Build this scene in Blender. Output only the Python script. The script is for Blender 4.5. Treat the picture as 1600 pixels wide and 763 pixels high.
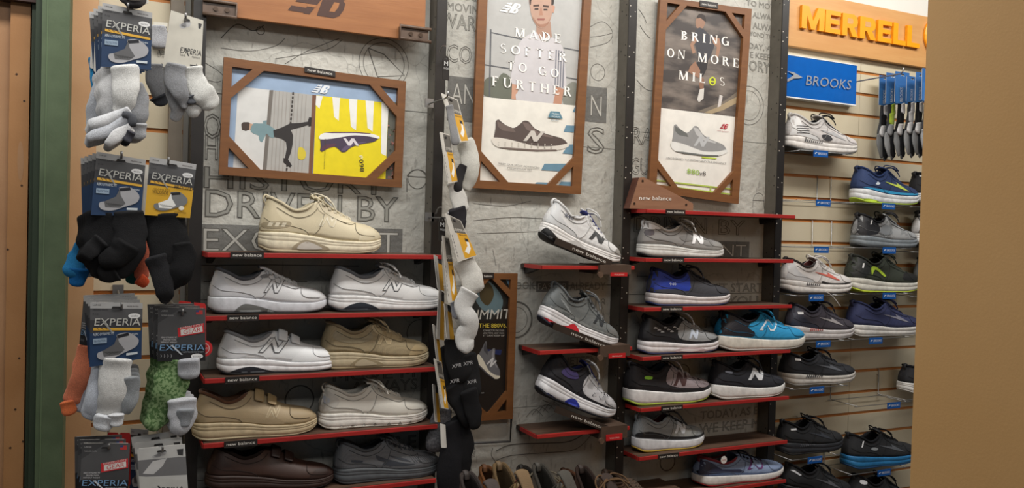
import bpy, bmesh, math, random
import numpy as np
from mathutils import Vector, Matrix
from mathutils.bvhtree import BVHTree
from mathutils.geometry import tessellate_polygon, delaunay_2d_cdt
random.seed(7)
for _o in list(bpy.data.objects): bpy.data.objects.remove(_o)
SC = bpy.context.scene
COL = SC.collection
R = math.radians

# ------------------------------------------------------------ camera
IW, IH, FPX = 1600.0, 763.0, 1300.0
YAW = R(90 - math.degrees(math.atan(2650 / FPX))); PITCH = R(-1.14); ROLL = R(1.6)
CAM = Vector((0, -2.12, 1.55))
FW = Vector((math.sin(YAW) * math.cos(PITCH), math.cos(YAW) * math.cos(PITCH), math.sin(PITCH)))
RT0 = Vector((math.cos(YAW), -math.sin(YAW), 0)); UP0 = RT0.cross(FW)
RT = RT0 * math.cos(ROLL) + UP0 * math.sin(ROLL); UP = UP0 * math.cos(ROLL) - RT0 * math.sin(ROLL)
cd = bpy.data.cameras.new('camera'); co = bpy.data.objects.new('camera', cd); COL.objects.link(co)
cd.sensor_fit = 'HORIZONTAL'; cd.sensor_width = 36; cd.lens = 36 * FPX / IW; cd.clip_start = .02
m = Matrix((RT, UP, -FW)).transposed().to_4x4(); m.translation = CAM; co.matrix_world = m
SC.camera = co
# ------------------------------------------------------------ world, lights, exposure
w = bpy.data.worlds.new('world'); SC.world = w; w.use_nodes = True
w.node_tree.nodes['Background'].inputs[0].default_value = (.80, .90, 1.0, 1)
w.node_tree.nodes['Background'].inputs[1].default_value = .11
def area(name, loc, target, sx, sy, power, col):
    l = bpy.data.lights.new(name, 'AREA'); l.shape = 'RECTANGLE'; l.size = sx; l.size_y = sy; l.energy = power; l.color = col
    o = bpy.data.objects.new(name, l); COL.objects.link(o); o.location = loc
    o.rotation_euler = (Vector(target) - Vector(loc)).to_track_quat('-Z', 'Y').to_euler()
    return o
area('ceiling_strip_light', (1.1, -.74, 2.80), (1.1, -.10, 1.6), 4.2, .20, 48, (1, .975, .93))
area('aisle_strip_light', (1.2, -2.9, 2.92), (1.2, -.8, 1.2), 4.2, .30, 27, (1, .98, .95))
SC.view_settings.view_transform = 'Standard'; SC.view_settings.look = 'None'
SC.view_settings.exposure = 0.0; SC.view_settings.gamma = 1; SC.view_settings.use_curve_mapping = False

# ------------------------------------------------------------ helpers
def at(px, py, Y):
    d = FW + RT * ((px - IW / 2) / FPX) - UP * ((py - IH / 2) / FPX)
    return CAM + d * ((Y - CAM.y) / d.y)
def mpp(p):  # metres per pixel at a point
    return (Vector(p) - CAM).dot(FW) / FPX
def lin(c):
    return tuple(((v / 255) / 12.92 if v / 255 <= .04045 else ((v / 255 + .055) / 1.055) ** 2.4) for v in c)
MATS = {}
def mat(name, rgb=(128, 128, 128), rough=.6, kind='plain', metal=0., scale=1., amt=.3, rgb2=None, spec=.5):
    if name in MATS: return MATS[name]
    M = bpy.data.materials.new(name); M.use_nodes = True; MATS[name] = M
    nt = M.node_tree; b = nt.nodes['Principled BSDF']; c = (*lin(rgb), 1)
    b.inputs['Base Color'].default_value = c; b.inputs['Roughness'].default_value = rough
    b.inputs['Metallic'].default_value = metal; b.inputs['Specular IOR Level'].default_value = spec
    N = nt.nodes.new; Lk = nt.links.new
    tc = N('ShaderNodeTexCoord')
    def noise(sc, det=4, vec=None):
        n = N('ShaderNodeTexNoise'); n.inputs['Scale'].default_value = sc; n.inputs['Detail'].default_value = det
        Lk(vec if vec else tc.outputs['Object'], n.inputs['Vector']); return n
    def bump(sock, dist, st=.6, prev=None):
        bp = N('ShaderNodeBump'); bp.inputs['Strength'].default_value = st; bp.inputs['Distance'].default_value = dist
        Lk(sock, bp.inputs['Height'])
        if prev: Lk(prev.outputs[0], bp.inputs['Normal'])
        Lk(bp.outputs[0], b.inputs['Normal']); return bp
    def mixc(fac, a, bb, lo=.35, hi=.65):
        r = N('ShaderNodeMapRange'); r.inputs[1].default_value = lo; r.inputs[2].default_value = hi; Lk(fac, r.inputs[0])
        x = N('ShaderNodeMix'); x.data_type = 'RGBA'; Lk(r.outputs[0], x.inputs[0])
        for v, k in ((a, 6), (bb, 7)):
            if isinstance(v, tuple): x.inputs[k].default_value = v
            else: Lk(v, x.inputs[k])
        return x.outputs[2]
    def stretch(v):
        mp = N('ShaderNodeMapping'); mp.inputs['Scale'].default_value = v; Lk(tc.outputs['Object'], mp.inputs[0]); return mp.outputs[0]
    c2 = (*lin(rgb2), 1) if rgb2 else tuple(v * (1 - amt) for v in c[:3]) + (1,)
    if kind == 'leather':
        n = noise(18 * scale, 3); Lk(mixc(n.outputs[0], c, tuple(v * .9 for v in c[:3]) + (1,)), b.inputs['Base Color'])
        v = N('ShaderNodeTexVoronoi'); v.inputs['Scale'].default_value = 700; Lk(tc.outputs['Object'], v.inputs[0]); bump(v.outputs[0], .0004, .35)
    elif kind == 'knit':
        v = N('ShaderNodeTexVoronoi'); v.inputs['Scale'].default_value = 420 * scale; v.inputs['Randomness'].default_value = .25
        Lk(stretch((1, 1, 1.6)), v.inputs[0]); Lk(mixc(v.outputs[0], c2, c, .15, .6), b.inputs['Base Color']); bump(v.outputs[0], .0008, .6)
    elif kind == 'sock':
        n = noise(900, 2); n2 = noise(30, 3); x = mixc(n.outputs[0], c, c2, .3, .7); Lk(x, b.inputs['Base Color'])
        bp = bump(n.outputs[0], .0012, .7); bump(n2.outputs[0], .004, .6, bp); b.inputs['Sheen Weight'].default_value = .2 if rgb[0] > 110 else 0.0; b.inputs['Specular IOR Level'].default_value = .2
    elif kind == 'camo':
        n = noise(45 * scale, 3); Lk(mixc(n.outputs[0], c, c2, .46, .54), b.inputs['Base Color'])
    elif kind == 'foam':
        n = noise(60, 4); Lk(mixc(n.outputs[0], c, c2, .35, .8), b.inputs['Base Color']); bump(noise(260, 2).outputs[0], .0006, .3)
    elif kind == 'wood':
        n = noise(9 * scale, 6, stretch((1.0, 8, 9))); n2 = noise(60 * scale, 3, stretch((.6, 8, 9)))
        x = mixc(n.outputs[0], c, c2, .3, .75); Lk(mixc(n2.outputs[0], x, c2, .5, .95), b.inputs['Base Color']); bump(n2.outputs[0], .0006, .3)
    elif kind == 'concrete':
        n = noise(5, 8); n2 = noise(38, 6); n3 = noise(26, 6, stretch((3.4, 1, .8)))
        x = mixc(n.outputs[0], c, c2, .35, .7); x = mixc(n2.outputs[0], x, tuple(v * .78 for v in c[:3]) + (1,), .5, .8)
        v = N('ShaderNodeTexVoronoi'); v.feature = 'DISTANCE_TO_EDGE'; v.inputs['Scale'].default_value = 2.6
        wr = N('ShaderNodeMix'); wr.data_type = 'RGBA'; wr.inputs[0].default_value = .12; Lk(tc.outputs['Object'], wr.inputs[6]); Lk(noise(7, 6).outputs[1], wr.inputs[7]); Lk(wr.outputs[2], v.inputs[0])
        x = mixc(v.outputs[0], tuple(q * .62 for q in c[:3]) + (1,), x, .0, .004)
        x = mixc(n3.outputs[0], x, tuple(v * .6 for v in c[:3]) + (1,), .61, .68)
        Lk(x, b.inputs['Base Color']); bp = bump(n2.outputs[0], .006, .9); bump(n.outputs[0], .02, .5, bp)
    elif kind == 'paint':
        n = noise(7 * scale, 5); Lk(mixc(n.outputs[0], c, c2, .3, .8), b.inputs['Base Color']); bump(noise(220, 3).outputs[0], .0008, .25)
    elif kind == 'metal':
        n = noise(30, 4); Lk(mixc(n.outputs[0], c, c2, .3, .8), b.inputs['Base Color'])
    elif kind == 'cloud':
        n = noise(7 * scale, 6, stretch((1, 1, 3.2))); Lk(mixc(n.outputs[0], c, c2, .42, .62), b.inputs['Base Color'])
    else:
        n = noise(40, 2); Lk(mixc(n.outputs[0], c, tuple(v * .93 for v in c[:3]) + (1,)), b.inputs['Base Color'])
    return M
def flat(rgb, rough=.55):
    return mat('print_%d_%d_%d' % tuple(rgb), rgb, rough)

WM = {}
def tag(o, label=None, cat=None, group=None, kind=None):
    if label: o['label'] = label
    if cat: o['category'] = cat
    if group: o['group'] = group
    if kind: o['kind'] = kind
    return o
def empty(name, loc, label, cat, group=None, rot=None):
    o = bpy.data.objects.new(name, None); COL.objects.link(o); o.empty_display_size = .02
    mm = Matrix.Translation(Vector(loc)) @ (rot.to_4x4() if rot else Matrix.Identity(4))
    o.matrix_world = mm; WM[o] = mm
    return tag(o, label, cat, group)
def copy_tree(o, mm=None, parent=None):
    c = o.copy(); COL.objects.link(c)
    if parent: c.parent = parent
    elif mm is not None: c.matrix_world = mm; WM[c] = mm
    for ch in [x for x in KIDS.get(o, [])]:
        d = copy_tree(ch, None, c); KIDS.setdefault(c, []).append(d)
    return c
KIDS = {}
class MB:
    def __init__(s): s.v = []; s.f = []; s.mi = []; s.mats = []
    def _m(s, M):
        if M not in s.mats: s.mats.append(M)
        return s.mats.index(M)
    def add(s, vs, fs, M):
        n = len(s.v); s.v += [Vector(p) for p in vs]; k = s._m(M)
        for f in fs: s.f.append([n + i for i in f]); s.mi.append(k)
        return s
    def box(s, a, b, M, bev=0):
        x0, x1 = sorted((a[0], b[0])); y0, y1 = sorted((a[1], b[1])); z0, z1 = sorted((a[2], b[2]))
        vs = [(x, y, z) for z in (z0, z1) for y in (y0, y1) for x in (x0, x1)]
        return s.add(vs, [(0, 2, 3, 1), (4, 5, 7, 6), (0, 1, 5, 4), (2, 6, 7, 3), (0, 4, 6, 2), (1, 3, 7, 5)], M)
    def obox(s, c, ax, ay, az, M):  # centre + three half-axis vectors
        c = Vector(c); vs = [c + ax * i + ay * j + az * k for k in (-1, 1) for j in (-1, 1) for i in (-1, 1)]
        return s.add(vs, [(0, 2, 3, 1), (4, 5, 7, 6), (0, 1, 5, 4), (2, 6, 7, 3), (0, 4, 6, 2), (1, 3, 7, 5)], M)
    def prism(s, poly, off, M):  # planar polygon (3D points) extruded by vector off
        n = len(poly); off = Vector(off); P = [Vector(p) for p in poly]
        tris = tessellate_polygon([P])
        s.add(P + [p + off for p in P], [tuple(t) for t in tris] + [tuple(n + i for i in reversed(t)) for t in tris] + [(i, (i + 1) % n, n + (i + 1) % n, n + i) for i in range(n)], M)
        return s
    def tube(s, pts, r, M, n=8, flat_=1., cap=True, up=None, closed=False):
        P = [Vector(p) for p in pts]; k = len(P)
        if isinstance(r, (int, float)): r = [r] * k
        vs = []; pn = None
        for i, p in enumerate(P):
            if closed: t = P[(i + 1) % k] - P[i - 1]
            else: t = P[min(i + 1, k - 1)] - P[max(i - 1, 0)]
            if t.length < 1e-9: t = Vector((0, 0, 1))
            t.normalize()
            ref = pn if pn is not None else (Vector(up) if up is not None else (Vector((0, 1, 0)) if abs(t.y) < .9 else Vector((1, 0, 0))))
            a = ref - t * ref.dot(t)
            if a.length < 1e-6: a = t.orthogonal()
            a.normalize(); pn = a; b = t.cross(a)
            for j in range(n):
                q = 2 * math.pi * j / n; vs.append(p + (a * math.cos(q) * flat_ + b * math.sin(q)) * r[i])
        fs = []
        for i in range(k if closed else k - 1):
            i2 = (i + 1) % k
            for j in range(n): fs.append((i * n + j, i * n + (j + 1) % n, i2 * n + (j + 1) % n, i2 * n + j))
        if cap and not closed: fs += [tuple(range(n - 1, -1, -1)), tuple((k - 1) * n + j for j in range(n))]
        return s.add(vs, fs, M)
    def disc(s, c, r, M, nrm=(0, -1, 0), th=.001, n=14):
        nrm = Vector(nrm).normalized(); a = nrm.orthogonal().normalized(); b = nrm.cross(a); c = Vector(c)
        return s.prism([c + (a * math.cos(2 * math.pi * i / n) + b * math.sin(2 * math.pi * i / n)) * r for i in range(n)], nrm * th, M)
    def build(s, name, parent=None, world=True, smooth=False, label=None, kind=None, fix=True):
        me = bpy.data.meshes.new(name); vs = s.v
        if parent is not None and world:
            inv = WM[parent].inverted(); vs = [inv @ p for p in vs]
        me.from_pydata([tuple(p) for p in vs], [], s.f)
        for M in s.mats: me.materials.append(M)
        me.polygons.foreach_set('material_index', s.mi)
        if fix:
            bm = bmesh.new(); bm.from_mesh(me); bmesh.ops.recalc_face_normals(bm, faces=bm.faces); bm.to_mesh(me); bm.free()
        if smooth: me.polygons.foreach_set('use_smooth', [True] * len(me.polygons))
        me.update()
        o = bpy.data.objects.new(name, me); COL.objects.link(o)
        if parent is not None:
            o.parent = parent; WM[o] = WM[parent]; KIDS.setdefault(parent, []).append(o)
        else: WM[o] = Matrix.Identity(4)
        return tag(o, label, None, None, kind)
def add_bevel(o, wd, seg=2):
    b = o.modifiers.new('bevel', 'BEVEL'); b.width = wd; b.segments = seg; b.limit_method = 'ANGLE'; return o
def smooth_sub(o, lv=1):
    b = o.modifiers.new('sub', 'SUBSURF'); b.levels = lv; b.render_levels = lv; return o

# text outlines from the built-in font, as flat triangles in unit space (height of capitals = 1)
TXT = {}
def text2d(s, outline=0):
    key = (s, outline)
    if key in TXT: return TXT[key]
    cu = bpy.data.curves.new('t', 'FONT'); cu.body = s; cu.size = 1; cu.resolution_u = 2
    if outline:
        cu.fill_mode = 'NONE'; cu.bevel_depth = outline; cu.bevel_resolution = 0
    o = bpy.data.objects.new('t', cu); COL.objects.link(o)
    dg = bpy.context.evaluated_depsgraph_get(); dg.update(); me = bpy.data.meshes.new_from_object(o.evaluated_get(dg))
    v = [(p.co.x, p.co.y, p.co.z) for p in me.vertices]; f = [tuple(p.vertices) for p in me.polygons]
    bpy.data.objects.remove(o); bpy.data.curves.remove(cu); bpy.data.meshes.remove(me)
    if v:
        x0 = min(p[0] for p in v); x1 = max(p[0] for p in v); cap = .72
        v = [((p[0] - x0) / (x1 - x0), p[1] / cap, p[2]) for p in v]
    TXT[key] = (v, f); return TXT[key]

# serif capitals drawn as strokes: (thickness, x0, y0, x1, y1) / ring arcs
K, T_ = .19, .085
def _bar(x0, y0, x1, y1, w):
    return [(x0 - w / 2, y0), (x0 + w / 2, y0), (x1 + w / 2, y1), (x1 - w / 2, y1)]
def _ring(cx, cy, rx, ry, a0, a1, tv=K, th=T_, n=18):
    out = []
    for i in range(n):
        q = [R(a0 + (a1 - a0) * j / n) for j in (i, i + 1)]
        o = [(cx + rx * math.cos(a), cy + ry * math.sin(a)) for a in q]; k = [(cx + (rx - tv) * math.cos(a), cy + (ry - th) * math.sin(a)) for a in q]
        out.append([o[0], o[1], k[1], k[0]])
    return out
def _sf(x, y, w=.26): return [(x - w / 2, y), (x + w / 2, y), (x + w / 2, y + (.045 if y < .5 else -.045)), (x - w / 2, y + (.045 if y < .5 else -.045))]
def _stem(x, k=K): return [_bar(x, 0, x, 1, k), _sf(x, 0, k + .16), _sf(x, 1, k + .16)]
def serif(ch):
    if ch == 'I': return _stem(.15), .3
    if ch == 'M': return [_bar(.12, 0, .12, 1, T_), _sf(.12, 0), _sf(.12, 1, .2), _bar(.5, 0, .14, 1, K), _bar(.5, 0, .84, 1, T_)] + _stem(.86), 1.0
    if ch == 'N': return [_bar(.12, 0, .12, 1, T_), _sf(.12, 0), _bar(.8, 0, .16, 1, K), _bar(.82, 0, .82, 1, T_), _sf(.82, 1)], .95
    if ch == 'A': return [_bar(.08, 0, .42, 1, T_), _bar(.78, 0, .42, 1, K), [(.2, .28), (.68, .28), (.68, .33), (.2, .33)], _sf(.08, 0), _sf(.78, 0, .32)], .88
    if ch == 'D': return _stem(.15) + _ring(.15, .5, .65, .5, -90, 90), .85
    if ch == 'E': return _stem(.15) + [[(.15, 0), (.6, 0), (.6, .10), (.15, .10)], [(.15, .90), (.58, .90), (.58, 1), (.15, 1)], [(.15, .44), (.45, .44), (.45, .54), (.15, .54)], [(.57, 0), (.62, 0), (.64, .26), (.6, .26)], [(.56, 1), (.6, 1), (.6, .78), (.57, .78)]], .68
    if ch == 'F': return _stem(.15) + [[(.15, .90), (.6, .90), (.6, 1), (.15, 1)], [(.15, .44), (.45, .44), (.45, .54), (.15, .54)], [(.57, 1), (.62, 1), (.61, .74), (.58, .74)]], .66
    if ch == 'L': return _stem(.15) + [[(.15, 0), (.6, 0), (.6, .10), (.15, .10)], [(.57, 0), (.62, 0), (.63, .28), (.6, .28)]], .68
    if ch == 'T': return _stem(.38) + [[(.02, .90), (.74, .90), (.74, 1), (.02, 1)], [(.02, 1), (.06, 1), (.04, .74), (.02, .74)], [(.74, 1), (.7, 1), (.72, .74), (.74, .74)]], .76
    if ch == 'H': return _stem(.15) + _stem(.75) + [[(.15, .44), (.75, .44), (.75, .54), (.15, .54)]], .9
    if ch == 'O': return _ring(.45, .5, .45, .5, 0, 360), .9
    if ch == 'G': return _ring(.45, .5, .45, .5, 50, 330) + [_bar(.75, .03, .75, .45, K), [(.58, .42), (.9, .42), (.9, .50), (.58, .50)]], .9
    if ch == 'U': return [_bar(.15, .3, .15, 1, K), _sf(.15, 1, .3), _bar(.74, .3, .74, 1, T_), _sf(.74, 1)] + _ring(.42, .33, .34, .33, 180, 360, K, .06), .86
    if ch == 'R': return _stem(.15) + _ring(.15, .75, .5, .25, -90, 90, K, T_) + [_bar(.72, 0, .42, .5, K)], .82
    if ch == 'B': return _stem(.15) + _ring(.15, .77, .45, .23, -90, 90, K, T_) + _ring(.15, .27, .52, .27, -90, 90, K, T_), .72
    if ch == 'S': return _ring(.3, .74, .26, .26, 40, 270, .1, .06) + _ring(.3, .26, .28, .26, -140, 90, .1, .06), .6
    return [], .4

class Print:
    """flat print: polygons and lettering lying on a surface given by a mapping (u,v,layer)->point"""
    def __init__(s, fn, step=.00006): s.fn = fn; s.mb = MB(); s.layer = 1; s.step = step
    def up(s): s.layer += 1; return s
    def poly(s, pts, rgb, M=None):
        P = [s.fn(u, v, s.layer * s.step) for u, v in pts]
        tr = tessellate_polygon([P]); s.mb.add(P, [tuple(t) for t in tr], M or flat(rgb)); s.layer += 1; return s
    def _put(s, vs, fs, p0, p1, h, rgb, shear=0, M=None):
        A = s.fn(*p0, 0); B = s.fn(*p1, 0); Uq = s.fn(p0[0], p0[1] + (.02 if s.fn.vup else -3), 0)
        ex = B - A; ez = (Uq - A).normalized(); ez = (Vector((ez.x * .15, ez.y, ez.z)).normalized() if s.fn.unit == 'px' else ez)
        if s.fn.unit == 'px' and abs(ex.z) > .7 * ex.length: ez = Vector((-ex.z, 0, ex.x)).normalized()
        hh = h if s.fn.unit == 'm' else h * mpp(A)
        off = s.fn(*p0, s.layer * s.step) - A
        s.mb.add([A + off + ex * x + ez * (y * hh) + ex.normalized() * (shear * y * hh) for x, y, z in vs], fs, M or flat(rgb)); s.layer += 1; return s
    def text(s, t, p0, p1, h, rgb, shear=0, M=None):
        v, f = text2d(t); return s._put(v, f, p0, p1, h, rgb, shear, M)
    def serif(s, t, p0, p1, h, rgb, gap=.45, M=None):
        x = 0; vs = []; fs = []
        for ch in t:
            pl, wd = serif(ch)
            for p in pl:
                n = len(vs); vs += [(x + a, b, 0) for a, b in p]; fs.append(tuple(range(n, n + len(p))))
            x += wd + gap
        x -= gap; vs = [(a / x, b, c) for a, b, c in vs]
        return s._put(vs, fs, p0, p1, h, rgb, 0, M)
    def build(s, name, parent, label=None): return s.mb.build(name, parent, fix=False, label=label)
def pixmap(Y):
    def fn(u, v, off): return at(u, v, Y) + Vector((0, -off, 0))
    fn.vup = False; fn.unit = 'px'; return fn
def locmap(M4):
    def fn(u, v, off): return M4 @ Vector((u, -off, v))
    fn.vup = True; fn.unit = 'm'; return fn
def curve(pts, n=8):  # Catmull-Rom through points
    P = [Vector(p) for p in pts]; out = []
    for i in range(len(P) - 1):
        a, b, c, d = P[max(i - 1, 0)], P[i], P[i + 1], P[min(i + 2, len(P) - 1)]
        for j in range(n):
            t = j / n; out.append(.5 * ((2 * b) + (c - a) * t + (2 * a - 5 * b + 4 * c - d) * t * t + (3 * b - a - 3 * c + d) * t ** 3))
    return out + [P[-1]]
def interp(keys, x):
    ks = [k[0] for k in keys]
    if x <= ks[0]: return keys[0][1]
    if x >= ks[-1]: return keys[-1][1]
    i = max(j for j in range(len(ks)) if ks[j] <= x); i = min(i, len(ks) - 2)
    x0, x1 = ks[i], ks[i + 1]; t = (x - x0) / (x1 - x0)
    def sl(j):
        if j <= 0 or j >= len(ks) - 1: jj = 0 if j <= 0 else len(ks) - 2; return (keys[jj + 1][1] - keys[jj][1]) / (ks[jj + 1] - ks[jj])
        a = (keys[j][1] - keys[j - 1][1]) / (ks[j] - ks[j - 1]); b = (keys[j + 1][1] - keys[j][1]) / (ks[j + 1] - ks[j])
        return 0 if a * b <= 0 else 2 * a * b / (a + b)
    h = x1 - x0; m0, m1 = sl(i) * h, sl(i + 1) * h; y0, y1 = keys[i][1], keys[i + 1][1]
    return (2 * t ** 3 - 3 * t * t + 1) * y0 + (t ** 3 - 2 * t * t + t) * m0 + (-2 * t ** 3 + 3 * t * t) * y1 + (t ** 3 - t * t) * m1
# ------------------------------------------------------------ shoes
def cl(k, c): return tuple(max(0, min(255, int(v * k))) for v in c)
N_POLY = [(0, 0), (.20, 0), (.33, .52), (.60, 0), (.80, 0), (1.0, 1.0), (.80, 1.0), (.67, .46), (.40, 1.0), (.20, 1.0)]
def npoly(x0, z0, w_, h_, tilt=0):
    out = []
    for a, b in N_POLY:
        x = (a - .5) * w_; z = (b - .5) * h_ * 1.22; q = R(tilt); out.append((x0 + x * math.cos(q) - z * math.sin(q), z0 + x * math.sin(q) + z * math.cos(q)))
    return out
def shrink(poly, k):
    cx = sum(p[0] for p in poly) / len(poly); cz = sum(p[1] for p in poly) / len(poly)
    return [(cx + (x - cx) * k, cz + (z - cz) * k) for x, z in poly]
def smoothpoly(pts, n=5):
    P = [Vector((p[0], p[1], 0)) for p in pts]; k = len(P); out = []
    for i in range(k):
        a, b, c, d = P[i - 1], P[i], P[(i + 1) % k], P[(i + 2) % k]
        for j in range(n):
            t = j / n; q = .5 * ((2 * b) + (c - a) * t + (2 * a - 5 * b + 4 * c - d) * t * t + (3 * b - a - 3 * c + d) * t ** 3); out.append((q.x, q.y))
    return out
def outline_n(polys, x0, z0, w_, h_, tilt, c1, c2):
    polys.append((npoly(x0, z0, w_, h_, tilt), c1, 1.0)); 
    # thin inner letter in the body colour, leaving a stitched outline
    inner = [(.045, .05), (.165, .05), (.345, .70), (.615, .05), (.765, .05), (.95, .95), (.835, .95), (.655, .30), (.385, .95), (.235, .95)]
    out = []
    for a, b in inner:
        x = (a - .5) * w_; z = (b - .5) * h_ * 1.22; q = R(tilt); out.append((x0 + x * math.cos(q) - z * math.sin(q), z0 + x * math.sin(q) + z * math.cos(q)))
    polys.append((out, c2, 1.6))

SOLES = {
 'runner': dict(top=[(0, .34), (.12, .33), (.35, .28), (.55, .235), (.8, .24), (1, .30)], bot=[(0, .07), (.07, .01), (.2, 0), (.7, 0), (.88, .035), (1, .14)]),
 'walker': dict(top=[(0, .36), (.15, .36), (.38, .31), (.6, .235), (.85, .22), (1, .27)], bot=[(0, .09), (.06, .02), (.15, 0), (.75, 0), (.92, .035), (1, .12)]),
 'slim':   dict(top=[(0, .27), (.15, .27), (.38, .22), (.6, .18), (.85, .18), (1, .23)], bot=[(0, .07), (.06, .015), (.15, 0), (.7, 0), (.9, .03), (1, .10)]),
 'plush':  dict(top=[(0, .39), (.1, .375), (.3, .31), (.55, .255), (.8, .25), (1, .31)], bot=[(0, .11), (.09, .02), (.2, 0), (.65, 0), (.85, .04), (1, .17)]),
}
TOPK = dict(
 x=[(0, .055), (.05, .065), (.15, .15), (.28, .27), (.40, .38), (.47, .45), (.55, .535), (.65, .635), (.72, .71), (.78, .775), (.86, .862), (.93, .935), (1, .985)],
 y=[(0, 0), (.02, .025), (.06, .05), (.15, .082), (.28, .090), (.40, .078), (.47, .060), (.55, .045), (.65, .037), (.72, .026), (.76, 0), (1, 0)],
 z=[(0, .95), (.05, .955), (.15, .87), (.28, .735), (.36, .76), (.42, .85), (.47, .92), (.55, .80), (.65, .69), (.72, .61), (.78, .565), (.86, .525), (.93, .465), (1, .36)])
def hw(x, scale=1.0):  # half width of the last, in lengths
    w0 = interp([(0, .100), (.1, .108), (.3, .103), (.42, .102), (.6, .128), (.72, .136), (.85, .125), (1, .105)], x)
    if x < .13: w0 *= max(0, 1 - ((.13 - x) / .13) ** 2.3) ** .5
    if x > .78: w0 *= max(0, 1 - ((x - .78) / .22) ** 2.3) ** .5
    return w0 * scale
def shoe(label, loc, L, H, pitch=0, yaw=0, sole='runner', up=(200, 200, 200), upk='leather', mid=(230, 230, 228), outs=(40, 40, 42), lining=(70, 70, 75),
         zones=(), marks=(), solemarks=(), lace=(200, 200, 200), tongue=None, closure='lace', group='shoes on the display wall', tread=False,
         heel=None, toe=None, words=(), grooves=2, name='shoe', cat='shoe', bow=1, wid=1.0, topz=None, roll=0, loops=True, midk='foam'):
    rot = Matrix.Rotation(R(yaw), 3, 'Z') @ Matrix.Rotation(R(-pitch), 3, 'Y') @ Matrix.Rotation(R(roll), 3, 'X')
    root = empty(name, loc, label, cat, group, rot)
    S = SOLES[sole]; tag_ = '_'.join(map(str, up)) + upk
    M_up = mat('upper_' + tag_, up, .5 if upk == 'leather' else .8, upk)
    M_mid = mat('midsole_%d_%d_%d' % tuple(mid), mid, .55, midk); M_out = mat('outsole_%d_%d_%d' % tuple(outs), outs, .7)
    M_lin = mat('lining_%d_%d_%d' % tuple(lining), lining, .9, 'sock')
    topk = dict(TOPK)
    if closure == 'velcro':
        topk['y'] = [(0, 0), (.02, .025), (.06, .05), (.15, .082), (.28, .090), (.38, .08), (.44, .05), (.48, 0), (1, 0)]
        topk['z'] = [(0, .95), (.05, .955), (.15, .87), (.28, .735), (.36, .78), (.42, .87), (.47, .93), (.55, .84), (.65, .70), (.72, .61), (.78, .56), (.86, .52), (.93, .46), (1, .36)]
    if topz: topk['z'] = topz
    st = lambda x: interp(S['top'], x) * H
    sb = lambda x: interp(S['bot'], x) * H
    # sole
    NS = 46
    ss = [(1 - math.cos(math.pi * i / NS)) / 2 for i in range(NS + 1)]
    ringx = [(s, 1) for s in ss] + [(s, -1) for s in ss[-2:0:-1]]
    def rings(levels, kx):
        out = []
        for v, off in levels:
            rg = []
            for s, sg in ringx:
                y = -sg * (hw(s) * wid + .006 + off * (1 if hw(s) > .02 else .6)) * L if 0 < s < 1 else 0.0
                x = s * L + (s - .5) * (off * 2) * L * .9
                z0, z1 = sb(s), st(s); z = z0 + (z1 - z0) * v
                if tread and v < .02: z += (.05 * H if int(s * 22) % 2 else 0)
                rg.append(Vector((x, y, z)))
            out.append(rg)
        return out
    def loft(mb, rg, M, capb=True, capt=True):
        n = len(rg[0]); k = len(rg); vs = [p for r_ in rg for p in r_]; fs = []
        for i in range(k - 1):
            for j in range(n): fs.append((i * n + j, i * n + (j + 1) % n, (i + 1) * n + (j + 1) % n, (i + 1) * n + j))
        def cap(i):
            h = NS; c = []
            for j in range(1, h): c.append((i * n + j, i * n + j + 1 if j + 1 <= h else i * n + h, i * n + (n - j - 1) if j + 1 < h else i * n + h, i * n + n - j))
            c.append((i * n, i * n + 1, i * n + n - 1)); return [tuple(dict.fromkeys(q)) for q in c]
        if capb: fs += cap(0)
        if capt: fs += cap(k - 1)
        mb.add(vs, fs, M)
    mb = MB(); loft(mb, rings([(0, -.012), (.04, -.001), (.16, .001), (.17, -.004)], 1), M_out); o_out = mb.build('outsole', root, False, True)
    lv = [(.15, -.003), (.19, .002), (.34, .0045)]
    if grooves >= 1: lv += [(.57, .0042), (.59, .0022), (.61, .0042)]
    if grooves >= 2: lv += [(.76, .0040), (.78, .0018), (.80, .0036)]
    lv += [(.90, .004), (.99, .000), (1.0, -.006)]
    mb = MB(); loft(mb, rings(lv, 1), M_mid); o_mid = mb.build('midsole', root, False, True)
    # upper
    NU, NV = 48, 9
    us = [(1 - math.cos(math.pi * i / NU)) / 2 for i in range(NU + 1)]
    def merid(s, v, sg, off=0):
        xb = s * .985 + .008; yb = hw(xb) * wid * .985 if 0 < s < 1 else 0; zb = interp(S['top'], xb) * H - .004 * 0
        xt, yt, zt = interp(topk['x'], s), max(0, interp(topk['y'], s)) * wid, interp(topk['z'], s) * H
        zt = max(zt, zb + .04 * H); rd = min(1, max(0, (s - .42) / .33)); hgt = zt - zb
        P0 = Vector((xb * L, yb * L, zb)); P3 = Vector((xt * L, yt * L, zt))
        P1 = Vector((xb * L + (.01 * L if s > .9 else (-.012 * L if s < .08 else 0)), yb * L * 1.06, zb + hgt * (.42 + .12 * rd)))
        P2a = Vector((P3.x + (P0.x - P3.x) * .15 , (yt + (yb - yt) * .30) * L, zt - .28 * hgt)); P2b = Vector((P3.x + (P0.x - P3.x) * .35, yb * L * .72, zt + .0 * hgt))
        P2 = P2a.lerp(P2b, rd)
        q = 1 - v; p = P0 * q ** 3 + P1 * 3 * q * q * v + P2 * 3 * q * v * v + P3 * v ** 3
        return Vector((p.x, -sg * p.y, p.z))
    vs = []; fs = []
    for sg in (1, -1):
        b0 = len(vs)
        for s in us:
            for j in range(NV + 1): vs.append(merid(s, j / NV, sg))
        for i in range(NU):
            for j in range(NV):
                a = b0 + i * (NV + 1) + j; q = (a, a + NV + 1, a + NV + 2, a + 1); fs.append(q if sg == 1 else q[::-1])
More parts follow.
